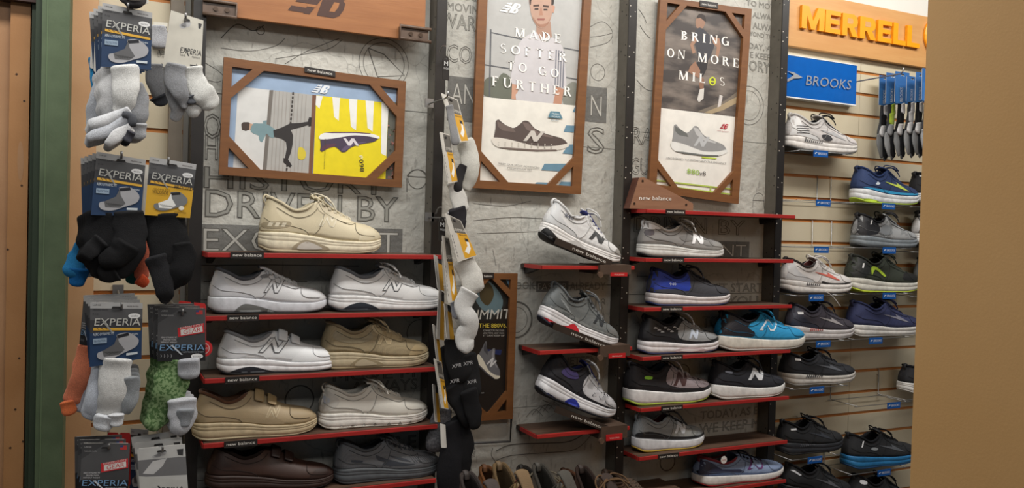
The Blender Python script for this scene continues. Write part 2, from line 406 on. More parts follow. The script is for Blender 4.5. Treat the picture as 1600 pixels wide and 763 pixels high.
    me_v = [tuple(p) for p in vs]
    tree = BVHTree.FromPolygons(me_v, fs, epsilon=0)
    mb = MB(); mb.add(vs, fs, M_up); mb.mats.append(M_lin)
    o = mb.build('upper', root, False, True)
    bm = bmesh.new(); bm.from_mesh(o.data); bmesh.ops.remove_doubles(bm, verts=bm.verts, dist=.0004)
    bmesh.ops.recalc_face_normals(bm, faces=bm.faces); bm.to_mesh(o.data); bm.free(); o.data.polygons.foreach_set('use_smooth', [True] * len(o.data.polygons))
    sd = o.modifiers.new('thick', 'SOLIDIFY'); sd.thickness = .0045; sd.offset = -1; sd.material_offset = 1; sd.use_rim = True; sd.material_offset_rim = 0
    # padded collar edge
    cpts = [merid(s, 1, 1) for s in us if s <= .46]; cpts = [Vector((p.x, -p.y, p.z)) for p in reversed(cpts)] + cpts[1:]
    col = MB(); col.tube(cpts, [.0022] + [.0042] * (len(cpts) - 2) + [.0022], M_lin if heel is None else mat('collar_%d_%d_%d' % tuple(heel), heel, .8, 'sock'), 8); col.build('collar', root, False, True)
    ins = MB(); bx = [(.05 + .9 * i / 20) for i in range(21)]
    ins.add([(x * L, s_ * hw(x) * wid * L * .9, interp(S['top'], x) * H + .004) for x in bx for s_ in (-1, 1)], [(2 * i, 2 * i + 2, 2 * i + 3, 2 * i + 1) for i in range(20)], M_lin); ins.build('insole', root, False, True)
    # decoration laid on the shoe's side
    medge = [tuple(v.co) for v in o_mid.data.vertices]; mtree = BVHTree.FromPolygons(medge, [tuple(p.vertices) for p in o_mid.data.polygons])
    sb_ = st
    def project(poly, trees, off, side, step=.007):
        P = [Vector((x * L, max(z * H, st(x) + .003) if trees[0] is tree else z * H)) for x, z in poly]; P = [p for i, p in enumerate(P) if (p - P[i - 1]).length > .0006]; pts = []
        for i in range(len(P)):
            a, b = P[i], P[(i + 1) % len(P)]; k = max(1, int((b - a).length / step)); pts += [a.lerp(b, j / k) for j in range(k)]
        nb = len(pts); x0, x1 = min(p.x for p in pts), max(p.x for p in pts); z0, z1 = min(p.y for p in pts), max(p.y for p in pts)
        def inside(q):
            c = False
            for i in range(nb):
                a, b = pts[i], pts[i - 1]
                if (a.y > q.y) != (b.y > q.y) and q.x < (b.x - a.x) * (q.y - a.y) / (b.y - a.y) + a.x: c = not c
            return c
        g = []; zz = z0 + step / 2
        while zz < z1:
            xx = x0 + step / 2
            while xx < x1:
                q = Vector((xx, zz))
                if inside(q) and min((q - p).length for p in pts) > step * .4: g.append(q)
                xx += step
            zz += step
        r = delaunay_2d_cdt(pts + g, [(i, (i + 1) % nb) for i in range(nb)], [], 1, 1e-6)
        vv, ff = r[0], r[2]; out = []
        for q in vv:
            hit = None
            for tr in trees:
                h = tr.ray_cast(Vector((q.x, -.3 * side, q.y)), Vector((0, side, 0)))
                if h[0] is not None and abs(h[0].y) >= 0 and h[0].y * side < .004: hit = h; break
            if hit is None:
                cc = Vector((min(max(q.x, .12 * L), .88 * L), .40 * H)); p = q.copy()
                for _k in range(40):
                    p = p + (cc - p).normalized() * .0012; h = trees[0].ray_cast(Vector((p.x, -.3 * side, p.y)), Vector((0, side, 0)))
                    if h[0] is not None and h[0].y * side < .004: hit = h; break
            if hit is None:
                h = min((tr.find_nearest(Vector((q.x, -.045 * side, q.y))) for tr in trees), key=lambda t: t[3]); hit = h
            n = hit[1]; 
            if n.y * side > 0: n = -n
            out.append(hit[0] + n * off)
        ff = [f for f in ff if max((out[f[i]] - out[f[i - 1]]).length for i in range(3)) < step * 5]
        return out, ff
    def deco(nm, items, trees, both):
        for it in items:
            poly, c = it[0], it[1]; lay = it[2] if len(it) > 2 else 1.0; kind = it[3] if len(it) > 3 else 'plain'
            M = mat('%s_%d_%d_%d' % (kind, *c), c, .5, kind)
            for side in ((1, -1) if both and it not in marks else (1,)):
                v, f = project(poly, trees, .0009 * lay, side); mb = MB(); mb.add(v, f, M)
                if mb.v: mb.build(nm, root, False, True, fix=False)
    deco('overlay', zones, [tree], True); deco('logo', marks, [tree], True); deco('sole_inset', solemarks, [mtree], False)
    for t, x0, z0, x1, hh, c in words:
        v, f = text2d(t); out = []
        for a, b, _ in v:
            x = (x0 + (x1 - x0) * a) * L; z = (z0 + b * hh) * H; h = tree.ray_cast(Vector((x, -.3, z)), Vector((0, 1, 0)))
            out.append((h[0] + h[1] * (-.0016 if h[1].y > 0 else .0016)) if h[0] is not None else Vector((x, -.05, z)))
        mb = MB(); mb.add(out, f, flat(c)); mb.build('lettering', root, False, fix=False)
    # stitched seams following the panels of the upper
    M_s = mat('seam_%d_%d_%d' % cl(.66, up), cl(.66, up), .8)
    seams = [[(.03, .60), (.10, .50), (.22, .47), (.34, .40), (.38, .30)], [(.76, .54), (.755, .42), (.80, .34), (.92, .32)], [(.46, .86), (.50, .72), (.60, .60), (.70, .52), (.76, .54)], [(.12, .78), (.26, .62), (.38, .66), (.45, .80)], [(.40, .30), (.46, .44), (.50, .70)]]
    for sm in (seams if closure != 'velcro' else seams[:2] + seams[3:4]):
        pp = curve([(x * L, 0, z * H) for x, z in sm], 5); o2 = []
        for q in pp:
            h = tree.ray_cast(Vector((q.x, -.3, q.z)), Vector((0, 1, 0)))
            if h[0] is not None: o2.append(h[0] + (h[1] if h[1].y < 0 else -h[1]) * .0012)
        if len(o2) > 3: mb = MB(); mb.tube(o2, .0007, M_s, 5); mb.build('seam', root, False, True)
    # tongue, laces, straps
    if closure != 'velcro':
        tc = tongue or up; M_t = mat('tongue_%d_%d_%d' % tuple(tc), tc, .8, 'knit')
        path = [(.74, interp(topk['z'], .74) - .03), (.66, interp(topk['z'], .65) + .0), (.56, interp(topk['z'], .55) + .02), (.48, interp(topk['z'], .47) + .02), (.42, 1.0 if not topz else interp(topk['z'], .47) + .09), (.405, .99 if not topz else interp(topk['z'], .47) + .10)]
        tp = curve([(x * L, 0, z * H) for x, z in path], 3); nn = len(tp); vs = []; fs = []
        for k_, p in enumerate(tp):
            wd = L * interp([(0, .03), (.5, .055), (1, .068)], k_ / (nn - 1)) * wid; up_ = L * interp([(0, .008), (1, .02)], k_ / (nn - 1))
            for j in range(9):
                q = -1 + j / 4; vs.append((p.x + q * q * .01 * L, q * wd, p.z - q * q * up_))
        for k_ in range(nn - 1):
            for j in range(8): a = k_ * 9 + j; fs.append((a, a + 1, a + 10, a + 9))
        mb = MB(); mb.add(vs, fs, M_t); t = mb.build('tongue', root, False, True); sd = t.modifiers.new('thick', 'SOLIDIFY'); sd.thickness = .006; sd.offset = 0; smooth_sub(t)
    if closure == 'lace':
        M_l = mat('lace_%d_%d_%d' % tuple(lace), lace, .85, 'sock'); lc = MB(); rows = 6
        for i in range(rows):
            s = .475 + .24 * i / (rows - 1); y = interp(topk['y'], s) * wid * L + .006; x = interp(topk['x'], s) * L; z = interp(topk['z'], s) * H
            s2 = s + .035; x2 = interp(topk['x'], min(s2, .74)) * L; z2 = interp(topk['z'], min(s2, .74)) * H
            for sg in (1, -1):
                lc.tube(curve([(x2, -sg * y * 1.0, z2 - .004), (x2 - .002, -sg * y * .55, z2 + .005), (x, sg * y * .4, z + .007), (x, sg * y, z - .003)], 4), .0023, M_l, 6, .6)
        if loops:
            x = .46 * L; z = interp(topk['z'], .46) * H + .008; s = bow
            for sg in (1, -1):
                lc.tube(curve([(x, 0, z), (x - .012 * s, -sg * .018, z + .010), (x + .006, -sg * .042, z + .004), (x + .022, -sg * .046, z - .010), (x + .018, -sg * .024, z + .002), (x + .004, 0, z)], 5), .0022, M_l, 6)
                lc.tube(curve([(x, 0, z), (x + .014, -sg * .02, z + .004), (x + .030, -sg * .036, z - .014), (x + .036, -sg * .041, z - .030)], 5), .0021, M_l, 6)
        lc.build('laces', root, False, True)
    if closure == 'velcro':
        for s0, s1 in ((.50, .575), (.60, .675)):
            st_ = MB(); vs = []; fs = []
            M_s = mat('strap_%d_%d_%d' % tuple(lace), lace, .5, 'leather'); rows = [(1, v) for v in (.55, .65, .75, .85, .94)] + [(-1, v) for v in (1.0, .9, .8, .7, .6, .5)]
            for sg, v in rows:
                for k_ in range(4):
                    s = s0 + (s1 - s0) * k_ / 3 - (1 - v) * .05; p = merid(s, v, sg); vs.append(p + Vector((0, -sg * (1 - v) * .006, .0035 + .004 * v)))
            for i in range(len(rows) - 1):
                for j in range(3): a = i * 4 + j; fs.append((a, a + 1, a + 5, a + 4))
            st_.add(vs, fs, M_s); t = st_.build('strap', root, False, True); sd = t.modifiers.new('thick', 'SOLIDIFY'); sd.thickness = .0035; sd.offset = 1; smooth_sub(t)
    if heel:
        p = merid(.0, 1, 1); mb = MB(); M = mat('tab_%d_%d_%d' % tuple(heel), heel, .6, 'knit')
        mb.tube(curve([(p.x - .001, 0, p.z - .02), (p.x - .008, 0, p.z - .004), (p.x - .003, 0, p.z + .006), (p.x + .006, 0, p.z + .001), (p.x + .008, 0, p.z - .012)], 4), .007, M, 8, .35, up=(1, 0, 0)); mb.build('heel_tab', root, False, True)
    return root

def place(label, xh, yh, xt, yt, ytop, Y=-.02, z=None, zpl=-.07, **k):
    """heel bottom and toe bottom pixels, height pixel; the shoe stands at depth Y"""
    A = at(xh, yh, Y); B = at(xt, yt, Y); A2 = at(xh, yh, zpl); B2 = at(xt, yt, zpl)
    L = math.hypot(B.x - A.x, B2.z - A2.z) * .985
    z0 = A2.z if z is None else z
    pitch = math.degrees(math.atan2((B2.z - A2.z), (B.x - A.x))) if z is None else 0
    xm = xh + (xt - xh) * .45; mid_z = at(xm, ytop, Y).z; base = z0 + (.45 * L * math.sin(R(pitch)))
    H = (mid_z - base)
    if k.get('Hs'): H *= k.pop('Hs')
    return shoe(label, (A.x + .004, Y, z0), L, H, pitch=pitch, **k)
# ------------------------------------------------------------ the setting
M_wall = mat('wall_white', (226, 224, 216), .8, 'paint', amt=.06); M_floor = mat('floor_brown', (120, 105, 90), .7, 'paint')
M_slat = mat('slat_cream', (204, 194, 170), .5, 'paint', rgb2=(192, 180, 154)); M_groove = mat('slat_groove_brown', (196, 130, 66), .6, 'wood', rgb2=(160, 98, 44))
M_black = mat('black_steel', (34, 30, 28), .45, 'metal', rgb2=(24, 21, 20)); M_grey = mat('grey_side_steel', (98, 93, 84), .5, 'metal', rgb2=(84, 79, 71))
M_red = mat('red_shelf_edge', (176, 42, 38), .45, 'paint', rgb2=(150, 34, 32)); M_board = mat('shelf_board_brown', (98, 74, 58), .6, 'wood', rgb2=(66, 48, 38))
M_frame = mat('frame_wood', (124, 80, 42), .5, 'wood', rgb2=(106, 66, 34)); M_fedge = mat('frame_edge', (74, 40, 18), .7, 'wood', rgb2=(55, 30, 14))
M_head = mat('header_wood', (160, 106, 62), .45, 'wood', rgb2=(140, 88, 48), scale=.5)
M_conc = mat('panel_concrete', (192, 190, 182), .75, 'concrete', rgb2=(168, 167, 160))
M_carve = mat('carved_line', (98, 96, 91), .9, 'plain'); M_carve2 = mat('carved_fill', (152, 151, 144), .9, 'plain'); M_dkblock = mat('carved_block', (122, 121, 117), .85, 'concrete', rgb2=(102, 101, 98)); M_lightcut = mat('carved_letter_face', (190, 188, 181), .85, 'plain')
M_wire = mat('wire_chrome', (150, 150, 150), .42, 'plain', metal=.9)
M_brz = mat('bracket_bronze', (104, 84, 70), .4, 'metal', rgb2=(74, 58, 48))
def struct(name, a, b, M, mb=None):
    o = (mb or MB().box(a, b, M)).build(name); return tag(o, kind='structure')
struct('floor', (-4, -6, -.05), (6.5, .3, 0), M_floor)
struct('ceiling', (-4, -6, 3.05), (6.5, .3, 3.10), M_wall)
struct('wall_back', (-4, .12, 0), (6.5, .18, 3.05), M_wall)
YP, YS = .055, .075   # concrete panel face, slatwall face
# slatwall behind everything on the right (one continuous run) and a short run behind the hanging socks
def slat_rows(pxc, ys): return [at(pxc, y, YS).z for y in ys]
gz = slat_rows(1370, [117, 149, 181.5, 215, 249, 281, 314, 347, 381, 414, 447.5, 481, 513, 544, 577, 610, 642, 675, 708, 739])
pitch_s = (gz[0] - gz[-1]) / (len(gz) - 1)
gz = [gz[0] + pitch_s * k for k in (2, 1)] + [gz[0] - pitch_s * k for k in range(27)]
def slatwall(name, x0, x1, seams, top):
    base = MB().box((x0, YS + .0045, .1), (x1, YS + .02, top), M_groove).build(name); tag(base, kind='structure'); WM[base] = Matrix.Identity(4)
    xs = [x0] + seams + [x1]
    for i in range(len(gz) - 1):
        for j in range(len(xs) - 1):
            zt, zb = gz[i] - .0055, gz[i + 1] + .0055
            if zb > top: continue
            s = MB().box((xs[j] + .0008, YS, zb), (xs[j + 1] - .0008, YS + .0044, min(zt, top)), M_slat).build('slat', base)
    return base
slat_r = slatwall('wall_right', 2.035, 3.35, [at(1338, 300, YS).x], at(1415, 19, .052).z - .004)
slat_l = slatwall('wall_left', -.10, .17, [], gz[0])
struct('trim_1', (.135, .045, .1), (.165, YS, 2.6), mat('taupe_upright', (116, 106, 94), .6, 'metal', rgb2=(100, 92, 80)))
# tan end pillar with the green frame at the left
M_tan = mat('tan_pillar', (206, 163, 122), .6, 'paint', rgb2=(190, 142, 100)); M_green = mat('green_frame', (90, 106, 78), .6, 'paint', rgb2=(74, 90, 64), scale=3)
M_plank = mat('tan_plank', (178, 130, 84), .55, 'paint', rgb2=(158, 110, 64)); M_plank2 = mat('tan_plank_light', (184, 142, 104), .5, 'paint', rgb2=(160, 116, 78))
tx0, tx1 = at(104, 380, 0).x, at(147, 380, 0).x
struct('wall_pillar', (tx0 - .12, .0, 0), (tx1, .115, 3.05), M_tan)
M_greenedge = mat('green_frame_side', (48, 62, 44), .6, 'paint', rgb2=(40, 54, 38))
Yg = -.16
g1, g2 = at(60, 381, Yg).x, at(103, 381, Yg).x
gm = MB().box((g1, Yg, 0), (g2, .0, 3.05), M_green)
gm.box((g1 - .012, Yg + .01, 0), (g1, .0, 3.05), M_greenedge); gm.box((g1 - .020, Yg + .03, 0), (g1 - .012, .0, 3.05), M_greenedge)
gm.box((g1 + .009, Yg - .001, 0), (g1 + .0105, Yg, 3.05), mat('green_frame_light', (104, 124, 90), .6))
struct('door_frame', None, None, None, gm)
# brown planks left of the green frame, with a dark gap showing shop beyond
Yb = -.12
b0, b1, b2 = at(-70, 381, Yb).x, at(10, 381, Yb).x, at(42, 381, Yb).x
zt = at(30, 4, Yb).z
pl = empty('door_leaf', (b1, Yb, 0), 'tan painted door leaf with nail marks left of the green frame', 'door leaf')
MB().box((b1 + .001, Yb, .02), (b2, Yb + .03, zt), M_plank).build('stile', pl)
MB().box((b0, Yb + .012, .02), (b1, Yb + .03, zt + .1), M_plank2).build('panel', pl)
for px, py in ((26, 116), (38, 158), (34, 290), (12, 390), (24, 640), (30, 560), (16, 700), (36, 690)): MB().disc(at(px, py, Yb), .0022, mat('nail_hole', (70, 45, 25)), th=.0006).build('nail_mark', pl)
mk = Print(pixmap(Yb - .0004)); mk.poly([(x + 32, y + 252) for x, y in [(5 * math.cos(q / 12 * 6.283) * 1.0, 32 * math.sin(q / 12 * 6.283)) for q in range(12)]], (172, 130, 92)); mk.build('scuff', pl)
hd = MB().box((b0, Yb - .02, zt), (g1 - .004, Yb + .05, zt + .35), mat('dark_brown_lintel', (62, 40, 34), .6)); struct('trim_2', None, None, None, hd)
# dark stock shelf seen through the slot between leaf and frame
sg = empty('stock_shelf', (b2, .06, 0), 'narrow slice of a dark stock shelf of boxes in the slot beside the green frame', 'shelf')
MB().box((b2 - .1, .08, 0), (g1 + .08, .1, 3.0), mat('slot_dark', (46, 28, 20), .8)).build('backing', sg)
for k in range(16):
    z = .55 + k * .115; c = [(196, 180, 150), (150, 60, 40), (90, 70, 60), (200, 170, 60)][k % 4]
    MB().box((b2 - .06, .03 + .003 * (k % 3), z), (g1 + .05, .075, z + .035 + .02 * (k % 2)), mat('stock_%d_%d_%d' % c, c, .7)).build('box', sg)

# near tan end panel at the right of the photograph
Yn = -1.18
e0 = at(1436, 381, Yn).x
en = empty('end_panel', (e0, Yn, 0), 'large plain tan end panel of a display unit close by at right', 'end panel')
M_near = mat('tan_laminate', (214, 172, 118), .38, 'paint', rgb2=(206, 162, 106), scale=.4)
o = MB().box((e0, Yn - .30, .05), (e0 + .022, Yn, 2.7), M_near).build('edge', en)
o2 = MB().box((e0 + .0225, Yn - .30, .05), (e0 + .9, Yn - .28, 2.7), M_near).build('face', en)
o3 = MB().box((e0 + .0225, Yn - .02, .05), (e0 + .9, Yn, 2.7), M_near).build('face', en)

# ------------------------------------------------------------ steel uprights of the three bays
PX = [.195, .809, 1.425, 2.036]
LBL = ['black slotted steel upright at the left of the cream shoe bay', 'black slotted steel upright behind the dangling socks in mid wall', 'black and grey punched upright right of the tilted shoes', 'black and grey punched upright beside the slatwall']
for i, x in enumerate(PX):
    u = empty('shelf_upright', (x, 0, 0), LBL[i], 'shelf upright', 'steel uprights of the display bays')
    MB().box((x - .013, .004, .1), (x - .009, YP + .02, 2.6), M_grey).build('side_plate', u)
    MB().box((x - .013, 0, .1), (x + .016, .004, 2.6), M_black).build('front_channel', u)
    MB().box((x + .010, .004, .1), (x + .016, YP + .02, 2.6), M_black).build('side_plate', u)
    dots = MB(); Md = mat('hole_dark', (14, 12, 11)); Ml = mat('hole_light', (214, 208, 196))
    z = .74
    while z < 2.45:
        for dz, yy in ((0, .014), (.016, .038), (.032, .014)):
            dots.disc((x - .013, yy, z + dz), .0022, Md, (-1, 0, 0), .0004, 8)
            if i in (2, 3): dots.disc((x + (-.008 if yy < .02 else .009), 0, z + dz - .006), .0017, Ml, (0, -1, 0), .0004, 8)  # pale discs: bright light at the front holes put into the colour
        z += .122
    dots.build('holes', u, kind='stuff')
# ------------------------------------------------------------ concrete-look graphic panels with carved lettering
def carve_text(mb, t, p0, p1, h, M=None, fill=None, Y=None):
    Y = Y or YP; A = at(*p0, Y); B = at(*p1, Y); hh = h * mpp(A)
    B = Vector((B.x, B.y, (A.z + B.z) / 2)); A = Vector((A.x, A.y, B.z)); wd = (B - A).length
    v, f = text2d(t, .013)
    if v: mb.add([A + Vector((x * wd, -.0006 + z * hh * .35, y * hh)) for x, y, z in v], f, M or M_carve)
    if fill:
        v, f = text2d(t); mb.add([A + Vector((x * wd, -.0005, y * hh)) for x, y, z in v], f, fill)
def groove(mb, pts, r=.0011, Y=None, n=6, closed=False):
    P = [at(px, py, Y or YP) for px, py in pts]
    P = curve(P, n) if n > 1 else P
    mb.tube([p + Vector((0, -.0002, 0)) for p in P], r, M_carve, 5, .5)
def gcirc(mb, cx, cy, rx, r=.0012, th=None):
    c = at(cx, cy, YP); rad = rx * mpp(c); mb.tube([c + Vector((rad * math.cos(a * .1745), 0, rad * math.sin(a * .1745))) for a in range(37)], r, M_carve, 5, .5)
PL = ['concrete look graphic panel with carved words behind the cream and white shoes', 'concrete look graphic panel behind the tilted shoes', 'concrete look graphic panel behind the right-hand red shelves']
panels = []
for i in range(3):
    p = empty('graphic_panel', (PX[i], YP, .1), PL[i], 'wall panel', None)
    zs = [.1, .62, 1.02, 1.38, 1.80, 2.6] if i == 1 else [.1, .9, 1.35, 1.86, 2.6]
    x0, x1 = PX[i] + .0165, PX[i + 1] - .0135
    for a, b in zip(zs, zs[1:]): MB().box((x0, YP + random.uniform(0, .001), a + .0008), (x1, YP + .012, b - .0008), M_conc).build('slab', p)
    panels.append(p)
def block(mb, px0, py0, px1, py1):  # darker recessed block behind some words, squared up on the wall
    A = at(px0, py0, YP); B = at(px1, py1, YP); mb.box((A.x, YP - .0004, A.z), (B.x, YP + .002, B.z), M_dkblock)
mb = MB()
carve_text(mb, 'DRIVEN BY', (320, 338), (622, 347), 44, fill=M_carve2)
block(mb, 306, 350, 628, 399); carve_text(mb, 'EXCELLENT', (316, 392), (622, 397), 38, fill=M_lightcut)
carve_text(mb, 'HISTORY', (318, 292), (605, 306), 34, fill=M_carve2)
carve_text(mb, 'H', (320, 248), (340, 250), 40); carve_text(mb, 'O', (318, 215), (345, 217), 40)
carve_text(mb, 'MOVE M', (520, 598), (648, 588), 14, fill=M_carve2); carve_text(mb, 'ALWAYS', (548, 616), (652, 607), 18, fill=M_carve2)
carve_text(mb, 'AS E', (590, 706), (650, 700), 22, fill=M_carve2)
groove(mb, [(318, 440), (480, 440)], n=1); groove(mb, [(306, 415), (420, 414), (560, 416)], n=1)
gcirc(mb, 468, 625, 22, .0022); gcirc(mb, 655, 520, 20, .0012); gcirc(mb, 600, 100, 40, .001); gcirc(mb, 600, 100, 33, .001)
groove(mb, [(575, 75), (590, 120), (632, 118), (600, 85), (575, 75)], .0016, n=1); groove(mb, [(445, 100), (480, 80), (530, 60)], .0009); groove(mb, [(430, 92), (480, 84), (515, 76), (535, 62)], .0009)
groove(mb, [(345, 60), (370, 38), (395, 48), (412, 40)], .0013); groove(mb, [(345, 75), (390, 80), (430, 72), (445, 60)], .0009); gcirc(mb, 407, 48, 6)
groove(mb, [(310, 92), (340, 110), (350, 120)], .0009); groove(mb, [(308, 120), (335, 128), (345, 127)], .0009); gcirc(mb, 652, 280, 15, .0009)
groove(mb, [(636, 275), (642, 268), (652, 265), (662, 268), (667, 277), (636, 275)], .001, n=2); groove(mb, [(636, 300), (636, 278)], n=1)
mb.build('carved_lettering', panels[0], fix=False, kind='stuff')
mb = MB()
carve_text(mb, 'MOVIN', (698, 16), (748, 22), 13, fill=M_carve2); carve_text(mb, 'WAR', (688, 42), (744, 49), 24, fill=M_carve2); carve_text(mb, 'US', (722, 0), (746, 2), 12)
carve_text(mb, 'CO', (698, 96), (737, 100), 28); block(mb, 700, 118, 742, 192); carve_text(mb, 'AN', (704, 160), (742, 166), 34, fill=M_lightcut)
gcirc(mb, 934, 113, 13, .0012); carve_text(mb, 'S', (917, 238), (944, 241), 42); block(mb, 914, 134, 947, 193); carve_text(mb, 'N', (922, 180), (940, 183), 34, fill=M_lightcut)
groove(mb, [(922, 42), (942, 34), (957, 50), (950, 66), (922, 74)], .001); groove(mb, [(922, 58), (940, 56), (956, 52)], .0009)
carve_text(mb, 'LOOK', (798, 452), (836, 452), 12, fill=M_carve2); block(mb, 838, 440, 888, 456); carve_text(mb, 'FASTER', (840, 453), (886, 453), 11, fill=M_lightcut); carve_text(mb, 'ALREADY', (890, 453), (946, 453), 12, fill=M_carve2)
carve_text(mb, 'NINETEEN', (862, 571), (932, 568), 12, fill=M_carve2); gcirc(mb, 925, 610, 14, .0015); gcirc(mb, 925, 582, 12, .0012)
carve_text(mb, 'N-S', (920, 505), (944, 505), 40); gcirc(mb, 806, 500, 28, .003); gcirc(mb, 806, 500, 20, .001)
groove(mb, [(775, 705), (800, 695), (850, 693), (890, 690), (915, 676), (925, 664)], .0016); groove(mb, [(775, 720), (800, 712), (850, 708), (900, 702), (930, 672)], .0010); groove(mb, [(770, 700), (768, 712), (776, 724)], .001)
carve_text(mb, 'NG', (722, 716), (742, 714), 16); carve_text(mb, 'D', (722, 752), (738, 750), 22)
groove(mb, [(740, 345), (800, 340), (860, 342), (900, 338)], .0007); groove(mb, [(740, 318), (790, 322), (830, 314)], .0006); groove(mb, [(745, 365), (840, 362)], .0006, n=1); groove(mb, [(770, 390), (775, 415)], .0006, n=1)
for k in range(5): groove(mb, [(822 + k * 9, 652 - k * 3), (835 + k * 9, 640 - k * 4), (848 + k * 9, 650 - k * 5)], .0007)
mb.build('carved_lettering', panels[1], fix=False, kind='stuff')
mb = MB()
carve_text(mb, 'TO MOV', (1166, 9), (1210, 15), 9, fill=M_carve2); carve_text(mb, 'ALWAY', (1176, 27), (1210, 33), 9, fill=M_carve2); carve_text(mb, 'D ALWA', (1166, 43), (1207, 49), 10, fill=M_carve2)
carve_text(mb, 'YOND TH', (1171, 56), (1206, 61), 7, fill=M_carve2); carve_text(mb, 'DAY, A', (1170, 76), (1205, 80), 9, fill=M_carve2); carve_text(mb, 'E KEEP', (1172, 90), (1203, 94), 9, fill=M_carve2); carve_text(mb, 'ORY', (1170, 111), (1203, 114), 17, fill=M_carve2)
carve_text(mb, 'RA', (988, 224), (1020, 227), 27); carve_text(mb, 'GU', (985, 272), (1012, 274), 27)
gcirc(mb, 1170, 165, 30, .0011); gcirc(mb, 1170, 165, 23, .0008); carve_text(mb, 'DRIVEN', (990, 364), (1104, 364), 26); carve_text(mb, 'BY', (1122, 367), (1164, 367), 24)
block(mb, 1000, 374, 1170, 403); carve_text(mb, 'EXCELLENT', (1004, 400), (1166, 401), 21, fill=M_lightcut)
groove(mb, [(1176, 325), (1178, 308), (1184, 302), (1192, 306), (1194, 326)], .0009); groove(mb, [(1176, 313), (1194, 314)], n=1)
carve_text(mb, "DON'T START", (1080, 457), (1192, 456), 14, fill=M_carve2); carve_text(mb, 'IF YOU', (1115, 477), (1184, 476), 14, fill=M_carve2)
carve_text(mb, 'TO', (1097, 512), (1122, 511), 18); carve_text(mb, 'TO MOVE M', (1096, 566), (1186, 560), 8, fill=M_carve2); carve_text(mb, 'ALWAYS', (1150, 582), (1184, 580), 12, fill=M_carve2)
carve_text(mb, 'TODAY, AS E', (1094, 655), (1184, 648), 13, fill=M_carve2); carve_text(mb, 'WE KEEP M', (1092, 676), (1186, 669), 15, fill=M_carve2)
gcirc(mb, 1067, 583, 13, .0018); gcirc(mb, 1043, 722, 14, .0022); groove(mb, [(1030, 756), (1078, 748)], .0018, n=1); groove(mb, [(995, 432), (1012, 432)], n=1)
groove(mb, [(1000, 40), (1008, 52), (1016, 60)], .0009); groove(mb, [(998, 14), (1006, 26), (1010, 36)], .0009); groove(mb, [(995, 125), (1010, 140), (1026, 142)], .0009)
mb.build('carved_lettering', panels[2], fix=False, kind='stuff')

# ------------------------------------------------------------ red shelves
ZS = {}
def shelf(label, px0, py0, px1, py1, xa, xb, lab=None, group='red edged shelves', yf=-.08, th=.0115):
    A = at(px0, py0, yf); B = at(px1, py1, yf); z = (A.z + B.z) / 2; x0, x1 = xa, xb
    s = empty('shelf', (x0, yf, z), label, 'shelf', group)
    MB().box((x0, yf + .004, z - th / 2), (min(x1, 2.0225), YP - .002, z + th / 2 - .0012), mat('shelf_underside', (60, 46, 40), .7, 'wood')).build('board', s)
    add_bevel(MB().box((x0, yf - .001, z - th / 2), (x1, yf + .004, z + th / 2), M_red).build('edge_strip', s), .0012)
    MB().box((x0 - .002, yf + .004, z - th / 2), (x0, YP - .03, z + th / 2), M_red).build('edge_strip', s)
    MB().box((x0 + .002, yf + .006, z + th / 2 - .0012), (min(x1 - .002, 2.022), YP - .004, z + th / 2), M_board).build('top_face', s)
    for xx in (x0 + .012, x1 - .03): 
        MB().prism([(xx, YP, z - th / 2), (xx, yf + .045, z - th / 2), (xx, YP - .005, z - th / 2 - .02)], (.014, 0, 0), M_black).build('bracket', s)
    if lab:
        a = at(*lab[0], yf - .001); b = at(*lab[1], yf - .001); h = .0155
        MB().box((a.x, yf - .004, z - h / 2), (b.x, yf - .0012, z + h / 2), mat('plate_black', (38, 33, 31), .5)).build('label_plate', s)
        MM = Matrix.Translation((a.x, yf - .004, z - .0028)); fn = locmap(MM); P = Print(fn, .0003); ww = b.x - a.x
        P.text('new balance', (ww * .07, 0), (ww * .93, 0), .0076, (236, 232, 224)); P.build('lettering', s)
    ZS[label] = z + th / 2
    return z + th / 2
b1a, b1b = .215, .797
zA = shelf('red edged shelf under the single cream lace-up shoe', 330, 400, 690, 401, b1a, b1b, [(360, 399), (412, 399)])
zB = shelf('red edged shelf under the two white leather shoes', 330, 497, 686, 491, b1a, b1b, [(355, 499), (404, 498)])
zC = shelf('red edged shelf under the white velcro and beige lace shoes', 330, 596, 682, 577, b1a, b1b, [(352, 595), (405, 592)])
zD = shelf('red edged shelf under the tan velcro and off-white shoes', 330, 698, 680, 666, b1a, b1b, [(350, 696), (402, 692)])
zE = shelf('lowest red edged shelf under the dark brown velcro shoe', 565, 764, 675, 753, b1a, b1b, None)
c1a, c1b = 1.443, 2.03
z1 = shelf('red edged shelf carrying the wooden wedge sign', 1010, 331, 1240, 338, c1a, c1b, [(1040, 331), (1070, 331)])
z2 = shelf('red edged shelf under the grey and white suede trainer', 1010, 407, 1236, 408, c1a, c1b, [(1035, 406), (1068, 406)])
z3 = shelf('red edged shelf under the royal blue heeled trainer', 1010, 482, 1234, 481, c1a, c1b, [(1033, 482), (1066, 482)])
z4 = shelf('red edged shelf under the bright blue running shoe', 1010, 560, 1236, 550, c1a, c1b, [(1033, 558), (1066, 557)])
z5 = shelf('red edged shelf under the mauve and the black trainer', 1010, 642, 1234, 621, c1a, c1b, [(1033, 640), (1066, 638)])
z6 = shelf('red edged shelf under the grey trainer with speckled sole', 1010, 720, 1228, 688, c1a, c1b, [(1028, 716), (1060, 713)])
z7 = shelf('lowest red edged shelf under the pale blue running shoe', 1085, 768, 1225, 757, c1a, c1b, None)
m1 = shelf('short red shelf below the tilted white shoe', 850, 417, 980, 420, 1.096, 1.405, None, 'short red shelves in the middle bay')
